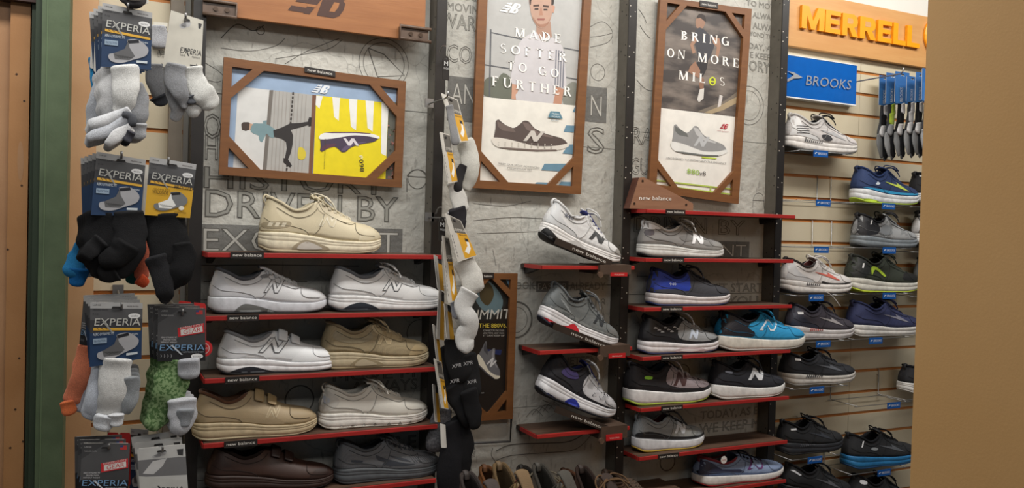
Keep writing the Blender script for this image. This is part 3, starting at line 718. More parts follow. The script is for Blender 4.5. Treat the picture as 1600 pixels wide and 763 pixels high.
m2 = shelf('short red shelf below the tilted grey shoe with red heel', 850, 551, 980, 546, 1.096, 1.405, None, 'short red shelves in the middle bay')
m3 = shelf('short red shelf below the tilted black and white shoe', 850, 683, 980, 669, 1.096, 1.405, None, 'short red shelves in the middle bay')
# tilted display arms on the three short shelves
def arm(label, p0, p1, box, red, rtext):
    Y = -.088; a = at(*p0, Y); b = at(*p1, Y); r = empty('shoe_display_arm', b, label, 'display arm', 'tilted display arms')
    d = (b - a).normalized(); n = Vector((-d.z, 0, d.x)); 
    if n.z < 0: n = -n
    h = .0085
    Mb_ = mat('arm_brown', (52, 42, 36), .5, 'metal')
    MB().prism([a - n * h, b - n * h, b + n * h, a + n * h], (0, .004, 0), Mb_).build('bar', r)
    t = empty  # plate under the sole
    MB().prism([a + n * h + Vector((0, 0, 0)), a + n * (h + .002), b + n * (h + .002), b + n * h], (0, .085, 0), Mb_).build('rest_plate', r)
    ww = (b - a).length; M4 = Matrix((d, Vector((0, 1, 0)), n)).transposed().to_4x4(); M4.translation = a + d * (ww * .30) - n * .0035
    fn = locmap(M4); P = Print(fn, .0004); P.text('new balance', (0, 0), (ww * .60, 0), .0085, (226, 222, 214)); P.build('lettering', r)
    q = [at(px, py, Y - .004) for px, py in box]; z0 = min(p.z for p in q); z1_ = max(p.z for p in q); x0 = min(p.x for p in q); x1 = max(p.x for p in q)
    MB().box((x0, Y - .004, z0), (x1, YP - .03, z1_), mat('arm_box', (84, 66, 54), .6, 'metal')).build('clamp', r)
    MB().disc((x0 - .002, Y - .004, z0 - .001), .0085, M_brz, th=.008).build('knob', r)
    c = [at(px, py, Y - .005) for px, py in red]; zz = sorted(p.z for p in c); xx = sorted(p.x for p in c)
    MB().box((xx[0], Y - .006, zz[0]), (xx[-1], Y - .0042, zz[-1]), mat('tag_red', (190, 30, 34), .5)).build('tag_plate', r)
    M4 = Matrix.Translation((xx[0], Y - .006, zz[0] + (zz[-1] - zz[0]) * .28)); P = Print(locmap(M4), .0003); w_ = xx[-1] - xx[0]
    P.text(rtext, (w_ * .2, 0), (w_ * .8, 0), .0042, (236, 200, 190)); P.build('lettering', r)
arm('dark display arm holding the tilted white shoe', (868, 377), (955, 413), [(938, 414), (986, 429)], [(954, 426), (980, 432)], 'WALKING')
arm('dark display arm holding the tilted grey shoe with red heel', (865, 510), (955, 545), [(938, 541), (984, 556)], [(951, 553), (977, 559)], 'NEW BALANCE')
arm('dark display arm holding the tilted black and white shoe', (868, 640), (950, 672), [(940, 668), (980, 684)], [(947, 680), (972, 687)], 'WALKING')
# ------------------------------------------------------------ logos as flat outlines in a unit box
def nb_polys():
    sh = .22
    def S(p): return [(x + sh * y, y) for x, y in p]
    out = [S([(.30, 0), (.42, 0), (.50, .52), (.56, 0), (.68, 0), (.68, 1), (.56, 1), (.49, .5), (.42, 1), (.30, 1)])]
    B = [(.62, 0), (.88, 0), (.96, .08), (.98, .25), (.95, .42), (.88, .5), (.95, .58), (.97, .75), (.94, .92), (.86, 1), (.62, 1)]
    out.append(S(B)); hol = [S([(.74, .16), (.84, .16), (.86, .3), (.84, .42), (.74, .42)]), S([(.74, .58), (.83, .58), (.85, .7), (.83, .84), (.74, .84)])]
    for i, (a, b) in enumerate(((0.0, .30), (.05, .32), (.10, .34), (.14, .38))):
        y = .02 + .26 * i; out.append(S([(a, y), (b, y), (b, y + .14), (a + .02, y + .14)]))
    cuts = [S([(.30, y), (.46, y), (.46, y + .07), (.30, y + .07)]) for y in (.20, .46, .72)]
    return out, hol + cuts
def nb_logo(P, o, ex, ez, rgb, bg):
    f = lambda pl: [(o[0] + ex[0] * x + ez[0] * y, o[1] + ex[1] * x + ez[1] * y) for x, y in pl]
    A, H_ = nb_polys()
    for p in A: P.poly(f(p), rgb)
    for p in H_: P.poly(f(p), bg)
SH = [(0, .34), (.0, .20), (.08, .06), (.22, .02), (.6, 0), (.85, .06), (1, .20), (.995, .32), (.93, .44), (.8, .52), (.68, .60), (.55, .76), (.47, .98), (.40, 1.0), (.36, .90), (.28, .74), (.20, .76), (.10, .92), (.06, 1.0), (.02, .94), (.02, .7)]
def art_shoe(P, o, ex, ez, body, sole, accent, nrgb, mesh=None):
    f = lambda pl: [(o[0] + ex[0] * x + ez[0] * y, o[1] + ex[1] * x + ez[1] * y) for x, y in pl]
    P.poly(f(smoothpoly(SH, 3)), body)
    P.poly(f([(.04, .95), (.09, .88), (.26, .72), (.30, .58), (.12, .62), (.05, .75)]), accent)
    P.poly(f([(.38, .95), (.46, .93), (.60, .62), (.82, .48), (.80, .44), (.58, .52), (.44, .70)]), tuple(min(255, int(c * 1.25 + 8)) for c in body))
    P.poly(f(smoothpoly([(0, .36), (-.02, .2), (.05, .04), (.22, -.02), (.6, -.04), (.86, .0), (1.02, .14), (1.02, .26), (.85, .16), (.6, .12), (.42, .20), (.2, .32)], 3)), sole)
    P.poly(f([(.05, .02), (.22, -.04), (.6, -.06), (.88, -.01), (.86, .03), (.6, 0), (.2, .03)]), accent)
    if mesh:
        for i in range(9):
            for j in range(3): x = .06 + i * .09; y = .06 + j * .06; P.poly(f([(x, y), (x + .02, y), (x + .02, y + .03), (x, y + .03)]), mesh)
    P.poly(f([(.40 + .30 * (a * .8 + b * .18), .28 + .38 * b) for a, b in N_POLY]), nrgb)

# ------------------------------------------------------------ wooden poster frames
def frame(label, out, inn, brace, Y, plate=None, art=None, group='brown wooden poster frames'):
    """out/inn: outer and inner corners TL TR BR BL in photo pixels on the plane Y; brace: fractions where corner struts meet"""
    O = [at(*p, Y) for p in out]; I = [at(*p, Y) for p in inn]; th = Vector((0, .012, 0))
    r = empty('poster_frame', (O[3] + O[2]) / 2, label, 'poster frame', group)
    for i in range(4):
        j = (i + 1) % 4; MB().prism([O[i], O[j], I[j], I[i]], th, M_frame).build('rail', r)
    for c in range(4):
        p = I[c]; nx = I[(c + 1) % 4] - p; pv = I[(c - 1) % 4] - p; a, b, wd = brace[c]
        u1 = nx.normalized(); u2 = pv.normalized()
        A = p + u1 * a; B = p + u2 * b; A2 = p + u1 * (a + wd * 1.45); B2 = p + u2 * (b + wd * 1.45)
        MB().prism([A, A2, B2, B], th, M_frame).build('corner_brace', r)
    if plate:
        a, b = plate; q = [(a[0], a[1] - 4.5), (b[0], b[1] - 4.5), (b[0], b[1] + 4.5), (a[0], a[1] + 4.5)]
        MB().prism([at(x, y, Y - .003) for x, y in q], (0, .003, 0), mat('plate_black', (38, 33, 31), .5)).build('label_plate', r)
        P = Print(pixmap(Y - .0035)); dx = b[0] - a[0]; dy = b[1] - a[1]
        P.text('new balance', (a[0] + dx * .1, a[1] + dy * .1 + 2.2), (b[0] - dx * .1, b[1] - dy * .1 + 2.2), 4.6 if dx > 35 else 3.6, (228, 224, 216)); P.build('lettering', r)
    Yp = Y + .0125
    return r, Yp
# landscape poster
Y0 = .028
fr, yp = frame('wide wooden frame round a yellow and grey shoe poster', [(350, 89), (634.5, 127), (628, 293.5), (342, 273)], [(363, 104), (622, 138), (616, 281), (356, 261)], [(.048, .050, .019)] * 4, Y0, ((476, 108), (524, 116)))
bk = [at(x, y, yp) for x, y in [(353, 95), (630, 130), (624, 289), (346, 268)]]
MB().prism(bk, (0, .004, 0), mat('poster_paper', (200, 200, 198), .4)).build('poster', fr)
P = Print(pixmap(yp))
P.poly([(356, 97), (629, 131), (624, 290), (349, 269)], (150, 172, 200)); P.poly([(606, 160), (626, 160), (624, 288), (600, 286)], (96, 96, 88))
for _ in range(60):
    x = random.uniform(606, 624); y = random.uniform(190, 282); s = random.uniform(1.2, 3); P.poly([(x - s, y), (x, y - s), (x + s, y), (x, y + s)], random.choice([(60, 62, 50), (180, 120, 110), (80, 84, 64), (140, 100, 92)]))
    P.layer = 4
P.layer = 6
P.poly([(372, 135), (494, 149), (488, 273), (364, 265)], (176, 174, 170)); P.poly([(372, 135), (424, 141), (411, 268), (364, 264)], (214, 214, 212))
P.poly([(421, 141), (427, 141), (416, 268), (410, 268)], (116, 110, 104)); P.poly([(488, 148), (494, 149), (488, 273), (482, 272)], (120, 82, 62))
for k in range(9): P.poly([(430 + k * 6, 142 + k * .8), (431 + k * 6, 142 + k * .8), (424 + k * 6, 268), (423 + k * 6, 268)], (160, 154, 148)); P.layer -= 1
P.up()
for k in range(19):
    x = 458 - k * .55; y = 144 + k * 6.6
    P.poly([(x - 1.4, y), (x + 1.4, y), (x + 1.1, y + 4.6), (x - 1.7, y + 4.6)], (66, 60, 56)); P.layer -= 1
P.up()
P.poly([(377, 194), (380, 191), (388, 191), (394, 195), (392, 202), (384, 205), (378, 203)], (70, 56, 50))            # head
P.poly([(390, 193), (396, 194), (395, 203), (389, 203)], (196, 158, 132))
P.poly(smoothpoly([(396, 193), (404, 193), (416, 194), (428, 201), (431, 206), (428, 215), (421, 214), (416, 209), (410, 222), (405, 219), (404, 212), (396, 209), (391, 203)], 2), (122, 150, 156))
P.poly([(411, 189), (417, 188), (416, 194), (420, 198), (416, 200), (411, 194)], (122, 150, 156))
P.poly([(427, 204), (441, 199), (453, 193), (470, 192), (482, 190), (483, 195), (470, 199), (454, 203), (458, 212), (457, 226), (454, 240), (450, 249), (445, 248), (448, 232), (447, 222), (440, 217), (428, 214)], (48, 44, 44))
P.poly([(481, 189), (483, 183), (487, 184), (486, 197), (482, 198)], (40, 34, 34)); P.poly([(443, 247), (450, 249), (456, 259), (453, 262), (443, 254)], (40, 34, 34))
P.poly(smoothpoly([(466, 232), (470, 230), (475, 233), (478, 240), (476, 248), (470, 250), (465, 246)], 2), (216, 196, 60))
P.poly([(494, 149), (607, 161), (602, 282), (489, 273)], (236, 216, 24))
for i, (x, wd, y1) in enumerate(((494, 10, 170), (519, 12, 189), (545, 13, 204), (571, 13, 206))):
    P.poly([(x, 149.5 + (x - 494) * .1), (x + wd, 150.5 + (x - 494) * .1), (x + wd - 2 - 3 * (i == 0), y1), (x + 2 + (1 if i else -3), y1 - 6)], (238, 238, 232))
P.poly([(596, 160), (607, 161), (603, 244), (595, 240)], (238, 238, 232))
nb_logo(P, (486, 144), (24, 3), (2, -13), (232, 236, 240), (150, 172, 200))
# the tilted violet shoe, sole side up
art_shoe(P, (501, 207), (89, 2), (-3, 30), (74, 62, 84), (240, 240, 238), (96, 60, 78), (222, 216, 222))
P.text('860', (569, 268), (567, 249), 7, (40, 40, 44)); P.text('v9', (567, 248), (566.5, 243), 6, (236, 240, 236))
P.text('ENGINEERED TO WITHSTAND THE DISTANCE', (507, 264), (509, 217), 1.6, (90, 84, 40))
P.build('poster_print', fr)
# tall poster with man
fr, yp = frame('tall wooden frame round the poster of a man in a pale shirt', [(751, -90), (928, -66), (907.6, 303.8), (736.8, 293.7)], [(765, -76), (916, -54), (894, 291), (750, 282)], [(.05, .065, .018), (.05, .065, .018), (.056, .060, .018), (.056, .062, .018)], Y0)
MB().prism([at(x, y, yp) for x, y in [(756, -84), (922, -60), (901, 299), (742, 289)]], (0, .004, 0), mat('poster_paper', (200, 200, 198), .4)).build('poster', fr)
P = Print(pixmap(yp))
P.poly([(757, -84), (922, -60), (907, 166), (748, 151)], (178, 178, 176))
P.poly(smoothpoly([(757, 150), (756, 128), (766, 120), (776, 124), (786, 114), (798, 122), (806, 140), (806, 155)], 3), (104, 108, 96)); P.poly(smoothpoly([(880, 162), (882, 140), (894, 128), (906, 136), (905, 165)], 3), (132, 134, 126))
for q in ([(765.5, 46), (768, 46), (766, 152), (763.5, 152)], [(905, 78), (907.5, 78), (906, 165), (903.5, 165)], [(768, 50), (818, 61), (818, 63), (768, 52)], [(756, 100), (806, 108), (806, 110), (756, 102)], [(880, 74), (906, 79), (906, 81), (880, 76)], [(884, 120), (905, 124), (905, 126), (884, 122)]): P.poly(q, (92, 94, 98))
P.poly([(800, 128), (811, 132), (806, 156), (799, 155)], (198, 152, 128)); P.poly([(865, 134), (881, 138), (877, 164), (864, 162)], (188, 140, 116))   # arms
P.poly([(838, 34), (860, 34), (862, 58), (850, 66), (838, 56)], (168, 134, 116))   # neck
P.poly(smoothpoly([(838, 50), (822, 57), (811, 68), (803, 96), (798, 120), (800, 131), (811, 133), (812, 140), (806, 156), (864, 162), (864, 135), (880, 139), (885, 134), (882, 96), (878, 72), (862, 58), (856, 66), (845, 64)], 2), (200, 197, 200))
for k in range(4): P.poly([(868 + k * 4, 78 + k), (870 + k * 4, 78 + k), (868 + k * 4, 137), (866 + k * 4, 137)], (120, 122, 132))
P.poly([(842, 52), (850, 62), (858, 54), (852, 66), (847, 66)], (230, 226, 226))
P.poly(smoothpoly([(829, -6), (828, 12), (832, 30), (840, 42), (848, 44), (857, 38), (862, 22), (864, 6), (862, -8)], 3), (184, 150, 132))   # face
P.poly(smoothpoly([(827, 4), (828, -14), (838, -26), (856, -26), (865, -12), (865, 6), (861, 8), (860, -6), (846, -12), (832, -6), (829, 8)], 2), (50, 40, 36))
P.poly([(863, 8), (867, 10), (865, 20), (862, 20)], (190, 144, 122)); P.poly([(833, 8), (842, 7), (842, 10), (833, 11)], (74, 54, 46)); P.poly([(848, 8), (857, 9), (857, 12), (848, 11)], (74, 54, 46))
P.poly([(835, 13), (841, 13), (841, 15.5), (835, 15.5)], (60, 48, 44)); P.poly([(849, 14), (855, 14), (855, 16.5), (849, 16.5)], (60, 48, 44)); P.poly([(844, 12), (846, 12), (848, 24), (842, 24)], (176, 130, 108)); P.poly([(839, 29), (851, 29), (850, 32), (840, 32)], (150, 92, 82))
P.poly(smoothpoly([(832, 26), (835, 34), (841, 41), (848, 43), (856, 38), (860, 26), (856, 35), (848, 38), (840, 37)], 2), (160, 118, 98))
P.poly([(748, 151), (907, 166), (899, 298), (742, 288)], (232, 229, 220))
nb_logo(P, (780, 18), (27, 4), (3, -16), (240, 240, 238), (178, 178, 176))
for t, a, b, h in (('MADE', (804, 57), (876, 68), 14), ('SOFTER', (781, 82), (885, 97), 14), ('TO GO', (792, 109), (872, 122), 14), ('FURTHER', (768, 134), (892, 151), 15)): P.serif(t, a, b, h, (246, 244, 240))
for q in ([(905, 166), (907, 176), (894, 175), (898, 166)], [(880, 206), (884, 196), (905, 197), (904, 208)], [(878, 240), (888, 226), (902, 226), (902, 242)], [(845, 266), (850, 256), (884, 256), (876, 268)], [(870, 292), (876, 284), (900, 285), (899, 296)], [(832, 290), (838, 285), (862, 286), (855, 292)]): P.poly(q, (104, 142, 164))
art_shoe(P, (770, 231), (114, 5), (2, -44), (88, 76, 72), (222, 216, 206), (112, 98, 92), (206, 200, 192), (196, 190, 180))
P.poly([(855, 184), (859, 174), (873, 175), (878, 186)], (90, 132, 150)); P.text('FRESH', (861, 179), (872, 180.5), 2.6, (235, 240, 240)); P.text('FOAM', (861, 183.5), (873, 184.5), 2.6, (235, 240, 240)); P.text('MORE', (860, 189), (872, 190), 2.6, (90, 120, 140))
P.text('MEET OUR MOST ADVANCED', (778, 257), (842, 264), 2.8, (104, 100, 96)); P.text('FRESH FOAM YET', (792, 264), (830, 267.5), 2.8, (104, 100, 96))
P.build('poster_print', fr)
# tall poster with runner
fr, yp = frame('tall wooden frame round the dark runner poster', [(1032, -5), (1175, 14), (1154, 319), (1013.5, 299)], [(1043, 4), (1164, 23), (1144, 306), (1026, 288)], [(.050, .058, .018), (.050, .055, .018), (.050, .056, .018), (.050, .058, .018)], Y0, ((1094, 5), (1122, 9)))
MB().prism([at(x, y, yp) for x, y in [(1036, 0), (1171, 18), (1150, 314), (1018, 294)]], (0, .004, 0), mat('poster_paper', (200, 200, 198), .4)).build('poster', fr)
P = Print(pixmap(yp))
P.poly([(1038, 0), (1170, 18), (1158, 184), (1027, 168)], (70, 62, 58), mat('poster_clouds', (66, 60, 58), .5, 'cloud', rgb2=(126, 116, 108))); P.poly([(1027, 168), (1158, 184), (1149, 314), (1018, 294)], (232, 229, 222))
P.poly([(1100, 176), (1130, 162), (1158, 148), (1157, 158), (1130, 172), (1112, 178)], (168, 150, 120)); P.poly([(1090, 174), (1132, 158), (1156, 140), (1157, 148), (1120, 168), (1100, 176)], (120, 110, 98))
P.poly(smoothpoly([(1088, 28), (1094, 24), (1101, 27), (1102, 35), (1098, 44), (1091, 45), (1087, 40)], 3), (150, 116, 96)); P.poly(smoothpoly([(1088, 29), (1092, 22), (1101, 24), (1103, 34), (1099, 32), (1094, 28)], 2), (48, 38, 34))
P.poly(smoothpoly([(1090, 44), (1098, 45), (1110, 56), (1118, 62), (1114, 78), (1104, 98), (1094, 96), (1087, 74), (1084, 56)], 2), (62, 62, 68))
P.poly([(1112, 58), (1124, 60), (1126, 72), (1122, 90), (1117, 90), (1120, 74), (1114, 68)], (158, 122, 100)); P.poly([(1085, 56), (1078, 70), (1082, 84), (1087, 82), (1083, 71), (1089, 64)], (158, 122, 100))
P.poly([(1092, 92), (1106, 96), (1104, 108), (1098, 120), (1086, 116), (1084, 108)], (44, 40, 42)); P.poly([(1086, 96), (1078, 104), (1075, 112), (1084, 118), (1092, 122), (1094, 110)], (150, 112, 90))
P.poly([(1094, 118), (1100, 124), (1099, 142), (1094, 142), (1092, 130)], (140, 104, 84)); P.poly([(1093, 140), (1100, 138), (1099, 154), (1092, 160), (1089, 156)], (210, 206, 200)); P.poly([(1124, 148), (1129, 150), (1126, 166), (1121, 168)], (206, 200, 196))
for t, a, b, h in (('BRING', (1064, 62), (1139, 72), 14), ('ON', (1042, 89), (1070, 93), 14), ('MORE', (1090, 96), (1154, 106), 14), ('MIL', (1060, 124), (1102, 130), 14), ('S', (1124, 133), (1132, 135), 13)): P.serif(t, a, b, h, (246, 242, 236))
P.poly([(1107 + 6.5 * math.cos(k * .5236), 127 + 8 * math.sin(k * .5236)) for k in range(12)] if False else [(1113 + 5.5 * math.cos(k * .5236), 127 + 7 * math.sin(k * .5236)) for k in range(12)], (206, 216, 50)); P.poly([(1113 + 3 * math.cos(k * .5236), 127 + 5 * math.sin(k * .5236)) for k in range(12)], (92, 84, 78)); P.poly([(1109, 126), (1118, 127), (1118, 129), (1109, 128)], (206, 216, 50))
art_shoe(P, (1049, 237), (84, 8), (2, -43), (146, 146, 146), (226, 226, 222), (104, 106, 104), (186, 188, 190))
P.poly([(1096, 245), (1120, 247), (1118, 249), (1096, 247)], (190, 210, 70))
nb_logo(P, (1124, 201), (11, 1), (1, -8), (176, 34, 50), (232, 229, 222)); P.text('new balance', (1120, 205), (1138, 207), 2, (150, 60, 66)); P.text('ENGINEERED TO WITHSTAND THE DISTANCE', (1041, 248), (1134, 257), 2.8, (120, 118, 116))
P.text('880', (1073, 271), (1092, 274), 8, (150, 190, 60)); P.text('v8', (1092, 274), (1102, 275), 7, (70, 66, 66))
for q in ([(1024, 281), (1146, 295), (1146, 297), (1024, 283)], [(1030, 289), (1144, 303), (1144, 305), (1030, 291)], [(1109, 291), (1111, 291), (1110, 300), (1108, 300)]): P.poly(q, (174, 196, 80))
P.build('poster_print', fr)
# small dark poster low in the middle bay
fr, yp = frame('small wooden frame round the black poster half hidden by socks', [(728, 427), (809, 427.5), (801, 655), (722, 660)], [(738, 436), (798, 437), (791, 643), (732, 648)], [(.03, .035, .016)] * 4, Y0, ((745, 431), (772, 431)))
MB().prism([at(x, y, yp) for x, y in [(733, 431), (804, 432), (796, 650), (727, 655)]], (0, .004, 0), mat('poster_black', (26, 24, 24), .4)).build('poster', fr)
P = Print(pixmap(yp))
P.poly([(738, 434), (798, 435), (796, 470), (770, 500), (736, 500)], (30, 34, 34)); P.poly(smoothpoly([(745, 440), (760, 438), (775, 450), (786, 470), (778, 490), (755, 485), (742, 465)], 3), (96, 120, 128)); P.poly(smoothpoly([(752, 446), (764, 442), (772, 460), (762, 478), (750, 466)], 3), (70, 60, 34))
P.poly([(790, 436), (798, 436), (797, 452)], (120, 160, 190)); P.text('SUMMIT', (724, 500), (796, 498), 16, (196, 194, 186), .15); P.text('THE 880V6.', (748, 512), (792, 512), 6.5, (226, 204, 70))
for k, t in enumerate(('CONNECT TO THE SOLES.', 'ANY TIME, ANY WAY.', 'IT CAN KEEP UP')): P.text(t, (755, 518 + k * 4), (788, 518 + k * 4), 2.6, (190, 188, 182))
P.poly([(757, 552 + 0), (760, 546), (784, 547), (782, 555)], (24, 40, 90)); art_shoe(P, (742, 566), (34, 30), (16, -34), (104, 104, 108), (220, 214, 196), (70, 70, 76), (206, 206, 206))
P.text('new balance', (738, 615), (756, 615), 2.5, (180, 180, 180)); P.build('poster_print', fr)
# black rail under it
r = empty('display_rail', at(797, 690, .03), 'thin black metal rail bent below the small dark poster', 'rail')
a, b, c = at(799, 655, .03), at(797, 690, .03), at(716, 694, .03); MB().tube([a, b, c], .0035, M_black, 4).build('bar', r)
MB().box((c.x - .004, .03, c.z - .006), (c.x + .004, YP, c.z + .006), M_black).build('end_clip', r)

# ------------------------------------------------------------ header boards
Yh = .004
h = empty('header_board', at(500, 50, Yh), 'long brown wooden header board with dark logo above the cream shoe bay', 'sign board')
A = [at(316, 23, Yh), at(664, 67, Yh)]
za = at(330, 22, Yh).z; x0 = at(324, 10, Yh).x; x1 = at(664, 60, Yh).x
zb = at(664, 66, Yh).z; zz = (za + zb) / 2
add_bevel(MB().box((x0, Yh, zz), (x1, Yh + .014, zz + .30), M_head).build('board', h), .0015)
P = Print(pixmap(Yh - .0006)); nb_logo(P, (449, 17), (82, 13), (12, -58), (72, 44, 34), (160, 106, 62)); P.build('logo', h)
for nm, (px0, py0, px1, py1) in (('left', (317, 2, 369, 26)), ('right', (625, 40, 669, 66))):
    r = empty('header_bracket', at(px0, py1, -.004), 'bronze metal bracket clamping the %s end of the long wooden header board' % nm, 'bracket', 'header board brackets')
    Yk = -.006; a = at(px0, py0, Yk); b = at(px1, py1, Yk); zc_ = (a.z + b.z) / 2; hh = .0165
    MB().box((a.x, Yk, zc_ - hh), (b.x, Yh, zc_ + hh), M_brz).build('plate', r)
    f = MB(); f.tube([Vector((a.x if nm == 'left' else b.x + .006, Yk - .004, zc_ + hh)), Vector((b.x if nm == 'left' else a.x, Yk - .004, zc_ + hh)), Vector((b.x if nm == 'left' else a.x, Yk - .004, zc_ - hh)), Vector((a.x if nm == 'left' else b.x + .006, Yk - .004, zc_ - hh))], .0045, M_brz, 8); f.build('strap_loop', r, smooth=True)
    for k in (.38, .72): MB().disc((a.x + (b.x - a.x) * k, Yk, zc_ - .001), .0055, mat('screw', (80, 66, 56), .3, metal=.7), th=.003).build('screw', r)
# orange-lettered header on the right
Ym = .052
h = empty('header_board', at(1340, 60, Ym), 'golden wood header board with raised orange capitals at upper right', 'sign board')
xa = at(1231, 60, Ym).x; xb = 3.3; zb = (at(1232, 70, Ym).z + at(1440, 106, Ym).z) / 2; zt = (at(1380, 11, Ym).z + at(1449, 27, Ym).z) / 2
M_gold = mat('golden_wood', (208, 158, 100), .45, 'wood', rgb2=(196, 142, 84), scale=.4)
add_bevel(MB().box((xa, Ym, zb), (xb, Ym + .02, zt), M_gold).build('board', h), .002)
M_or = mat('orange_letter', (246, 160, 12), .4)
def block_letter(ch):
    w_ = .30
    R_ = [(0, 0), (w_, 0), (w_, .36), (.40, .36), (.62, 0), (.96, 0), (.70, .40), (.88, .52), (.92, .70), (.86, .90), (.68, 1), (0, 1)]
    return {'M': [(0, 0), (.26, 0), (.26, .58), (.47, 0), (.66, 0), (.87, .58), (.87, 0), (1.13, 0), (1.13, 1), (.80, 1), (.565, .38), (.33, 1), (0, 1)],
            'E': [(0, 0), (.82, 0), (.82, .20), (.28, .20), (.28, .41), (.74, .41), (.74, .60), (.28, .60), (.28, .80), (.82, .80), (.82, 1), (0, 1)],
            'R': R_, 'L': [(0, 0), (.80, 0), (.80, .22), (.29, .22), (.29, 1), (0, 1)]}[ch]
lets = [('M', 1252.5, 44.5, 1288, 50), ('E', 1289.5, 51, 1313, 55.8), ('R', 1316, 55.5, 1341, 62.5), ('R', 1343.5, 59.5, 1369, 66.5), ('E', 1371.5, 66.5, 1393, 71), ('L', 1395.5, 71.5, 1415, 75), ('L', 1417, 75, 1436.5, 79)]
zl = sum(at(l[1], l[2], Ym).z for l in lets) / len(lets); cap = 34 * mpp(at(1340, 40, Ym))
for ch, px0, py0, px1, py1 in lets:
    a = at(px0, py0, Ym - .012).x; b = at(px1, py1, Ym - .012).x; pl = block_letter(ch); mx = max(p[0] for p in pl); hh = cap
    pp = [Vector((a + (b - a) * x / mx, Ym - .012, zl + y * hh)) for x, y in pl]
    MB().prism(pp, (0, .011, 0), M_or).build('letter', h)
    if ch == 'R':
        hp = [Vector((a + (b - a) * x / mx, Ym - .0125, zl + y * hh)) for x, y in [(.29, .56), (.56, .56), (.62, .62), (.62, .74), (.56, .80), (.29, .80)]]
        MB().prism(hp, (0, .0004, 0), M_gold).build('letter_counter', h)
cc = at(1462, 58, Ym); rr = 27 * mpp(cc); ring = [(cc.x + rr * math.cos(a * .2618), cc.z + rr * math.sin(a * .2618)) for a in range(25)]
MB().tube([Vector((x, Ym - .006, z)) for x, z in ring], .007, M_or, 6).build('logo_ring', h)
MB().prism([Vector((cc.x + rr * (x - .5) * 1.3, Ym - .010, cc.z + rr * (y - .5) * 1.2)) for x, y in block_letter('M')], (0, .009, 0), M_or).build('letter', h)
# blue sign
Yb_ = .045
h = empty('blue_sign', at(1290, 160, Yb_), 'glossy blue sign with raised silver lettering on the slatwall', 'sign')
xa = at(1222, 120, Yb_).x; xb = at(1338.5, 130, Yb_).x; zt = (at(1231, 86, Yb_).z + at(1338, 102.5, Yb_).z) / 2; zb = (at(1229, 151, Yb_).z + at(1337, 163, Yb_).z) / 2
M_blue = mat('sign_blue', (10, 92, 178), .25); M_sil = mat('sign_silver', (206, 210, 216), .3, metal=.6)
add_bevel(MB().box((xa, Yb_, zb), (xb, Yb_ + .012, zt), M_blue).build('board', h), .0015); MB().box((xa, Yb_ - .001, zt), (xb + .001, YS, zt + .003), mat('acrylic_edge', (226, 230, 236), .3)).build('rim', h); MB().box((xa, Yb_ - .001, zb - .004), (xb + .001, YS, zb), mat('acrylic_edge', (226, 230, 236), .3)).build('rim', h)
P = Print(pixmap(Yb_ - .003), .0004); P.text('BROOKS', (1259, 132.5), (1329, 140), 15.5, (208, 212, 218), .18, M_sil)
P.poly([(1230, 111), (1240, 113), (1254, 121), (1248, 122.5), (1240, 123), (1230, 128), (1230, 124), (1238, 119), (1240, 117)], (208, 212, 218), M_sil)
P.build('lettering', h)
# wedge-shaped wooden sign on the top right shelf
Yw = -.035
w_ = empty('wedge_sign', at(1030, 322, Yw), 'brown wooden wedge sign with white lettering beside the runner poster', 'sign')
zf = z1
pp = [at(x, y, Yw) for x, y in [(981, 323), (999, 278), (1006, 277), (1083, 318), (1083, 326)]]
pp[0].z = zf + .001; pp[-1].z = zf + .001; pp[0].x = max(pp[0].x, c1a - .03)
M_w1 = mat('wedge_wood', (150, 112, 88), .4, 'wood', rgb2=(132, 94, 72), scale=.5); M_w2 = mat('wedge_side', (96, 58, 44), .6, 'wood')
MB().prism(pp, (0, .003, 0), M_w1).build('face', w_); MB().prism([p + Vector((0, .0032, 0)) for p in pp], (0, .05, 0), M_w2).build('body', w_)
for q in ((991, 318), (1004, 283), (1072, 320)): MB().disc(at(*q, Yw), .0035, mat('screw', (80, 66, 56), .3, metal=.7), th=.0015).build('screw', w_)
P = Print(pixmap(Yw - .001)); P.text('new balance', (999, 312.5), (1049, 313.5), 7, (240, 236, 228)); P.build('lettering', w_)

# ------------------------------------------------------------ wire shoe holders with blue tags
M_tagb = mat('tag_blue', (16, 84, 160), .4)
HOLD = [((1226, 1336), (1281, 240), 238), ((1225, 1330), (1285, 317), 317), ((1332, 1428), (1387, 322), 322), ((1224, 1322), (1282, 390), 389), ((1333, 1427), (1388, 391), 391), ((1224, 1320), (1274, 465), 460), ((1332, 1428), (1388, 462), 460),
        ((1225, 1330), (1285, 537), 531), ((1326, 1430), (1367, 532), 527), ((1222, 1328), (1275, 609), 604), ((1332, 1426), (1395, 633), 628), ((1222, 1316), (1272, 718), 712), ((1322, 1424), (1380, 738), 732)]
HD = ['under the grey-white shoe below the blue sign', 'empty, upper one at slatwall left', 'under the navy shoe with lime heel', 'empty, above the coral-flash white shoe', 'under the grey camouflage shoe',
      'under the white shoe with coral flash', 'under the black shoe with lime sole', 'under the charcoal shoe with white and coral sole', 'under the navy shoe with white sole', 'under the black shoe with white striped sole', 'empty, beside the near end panel', 'under the all black shoe with grey sole marks', 'under the black shoe with bright blue sole']
HZ = []
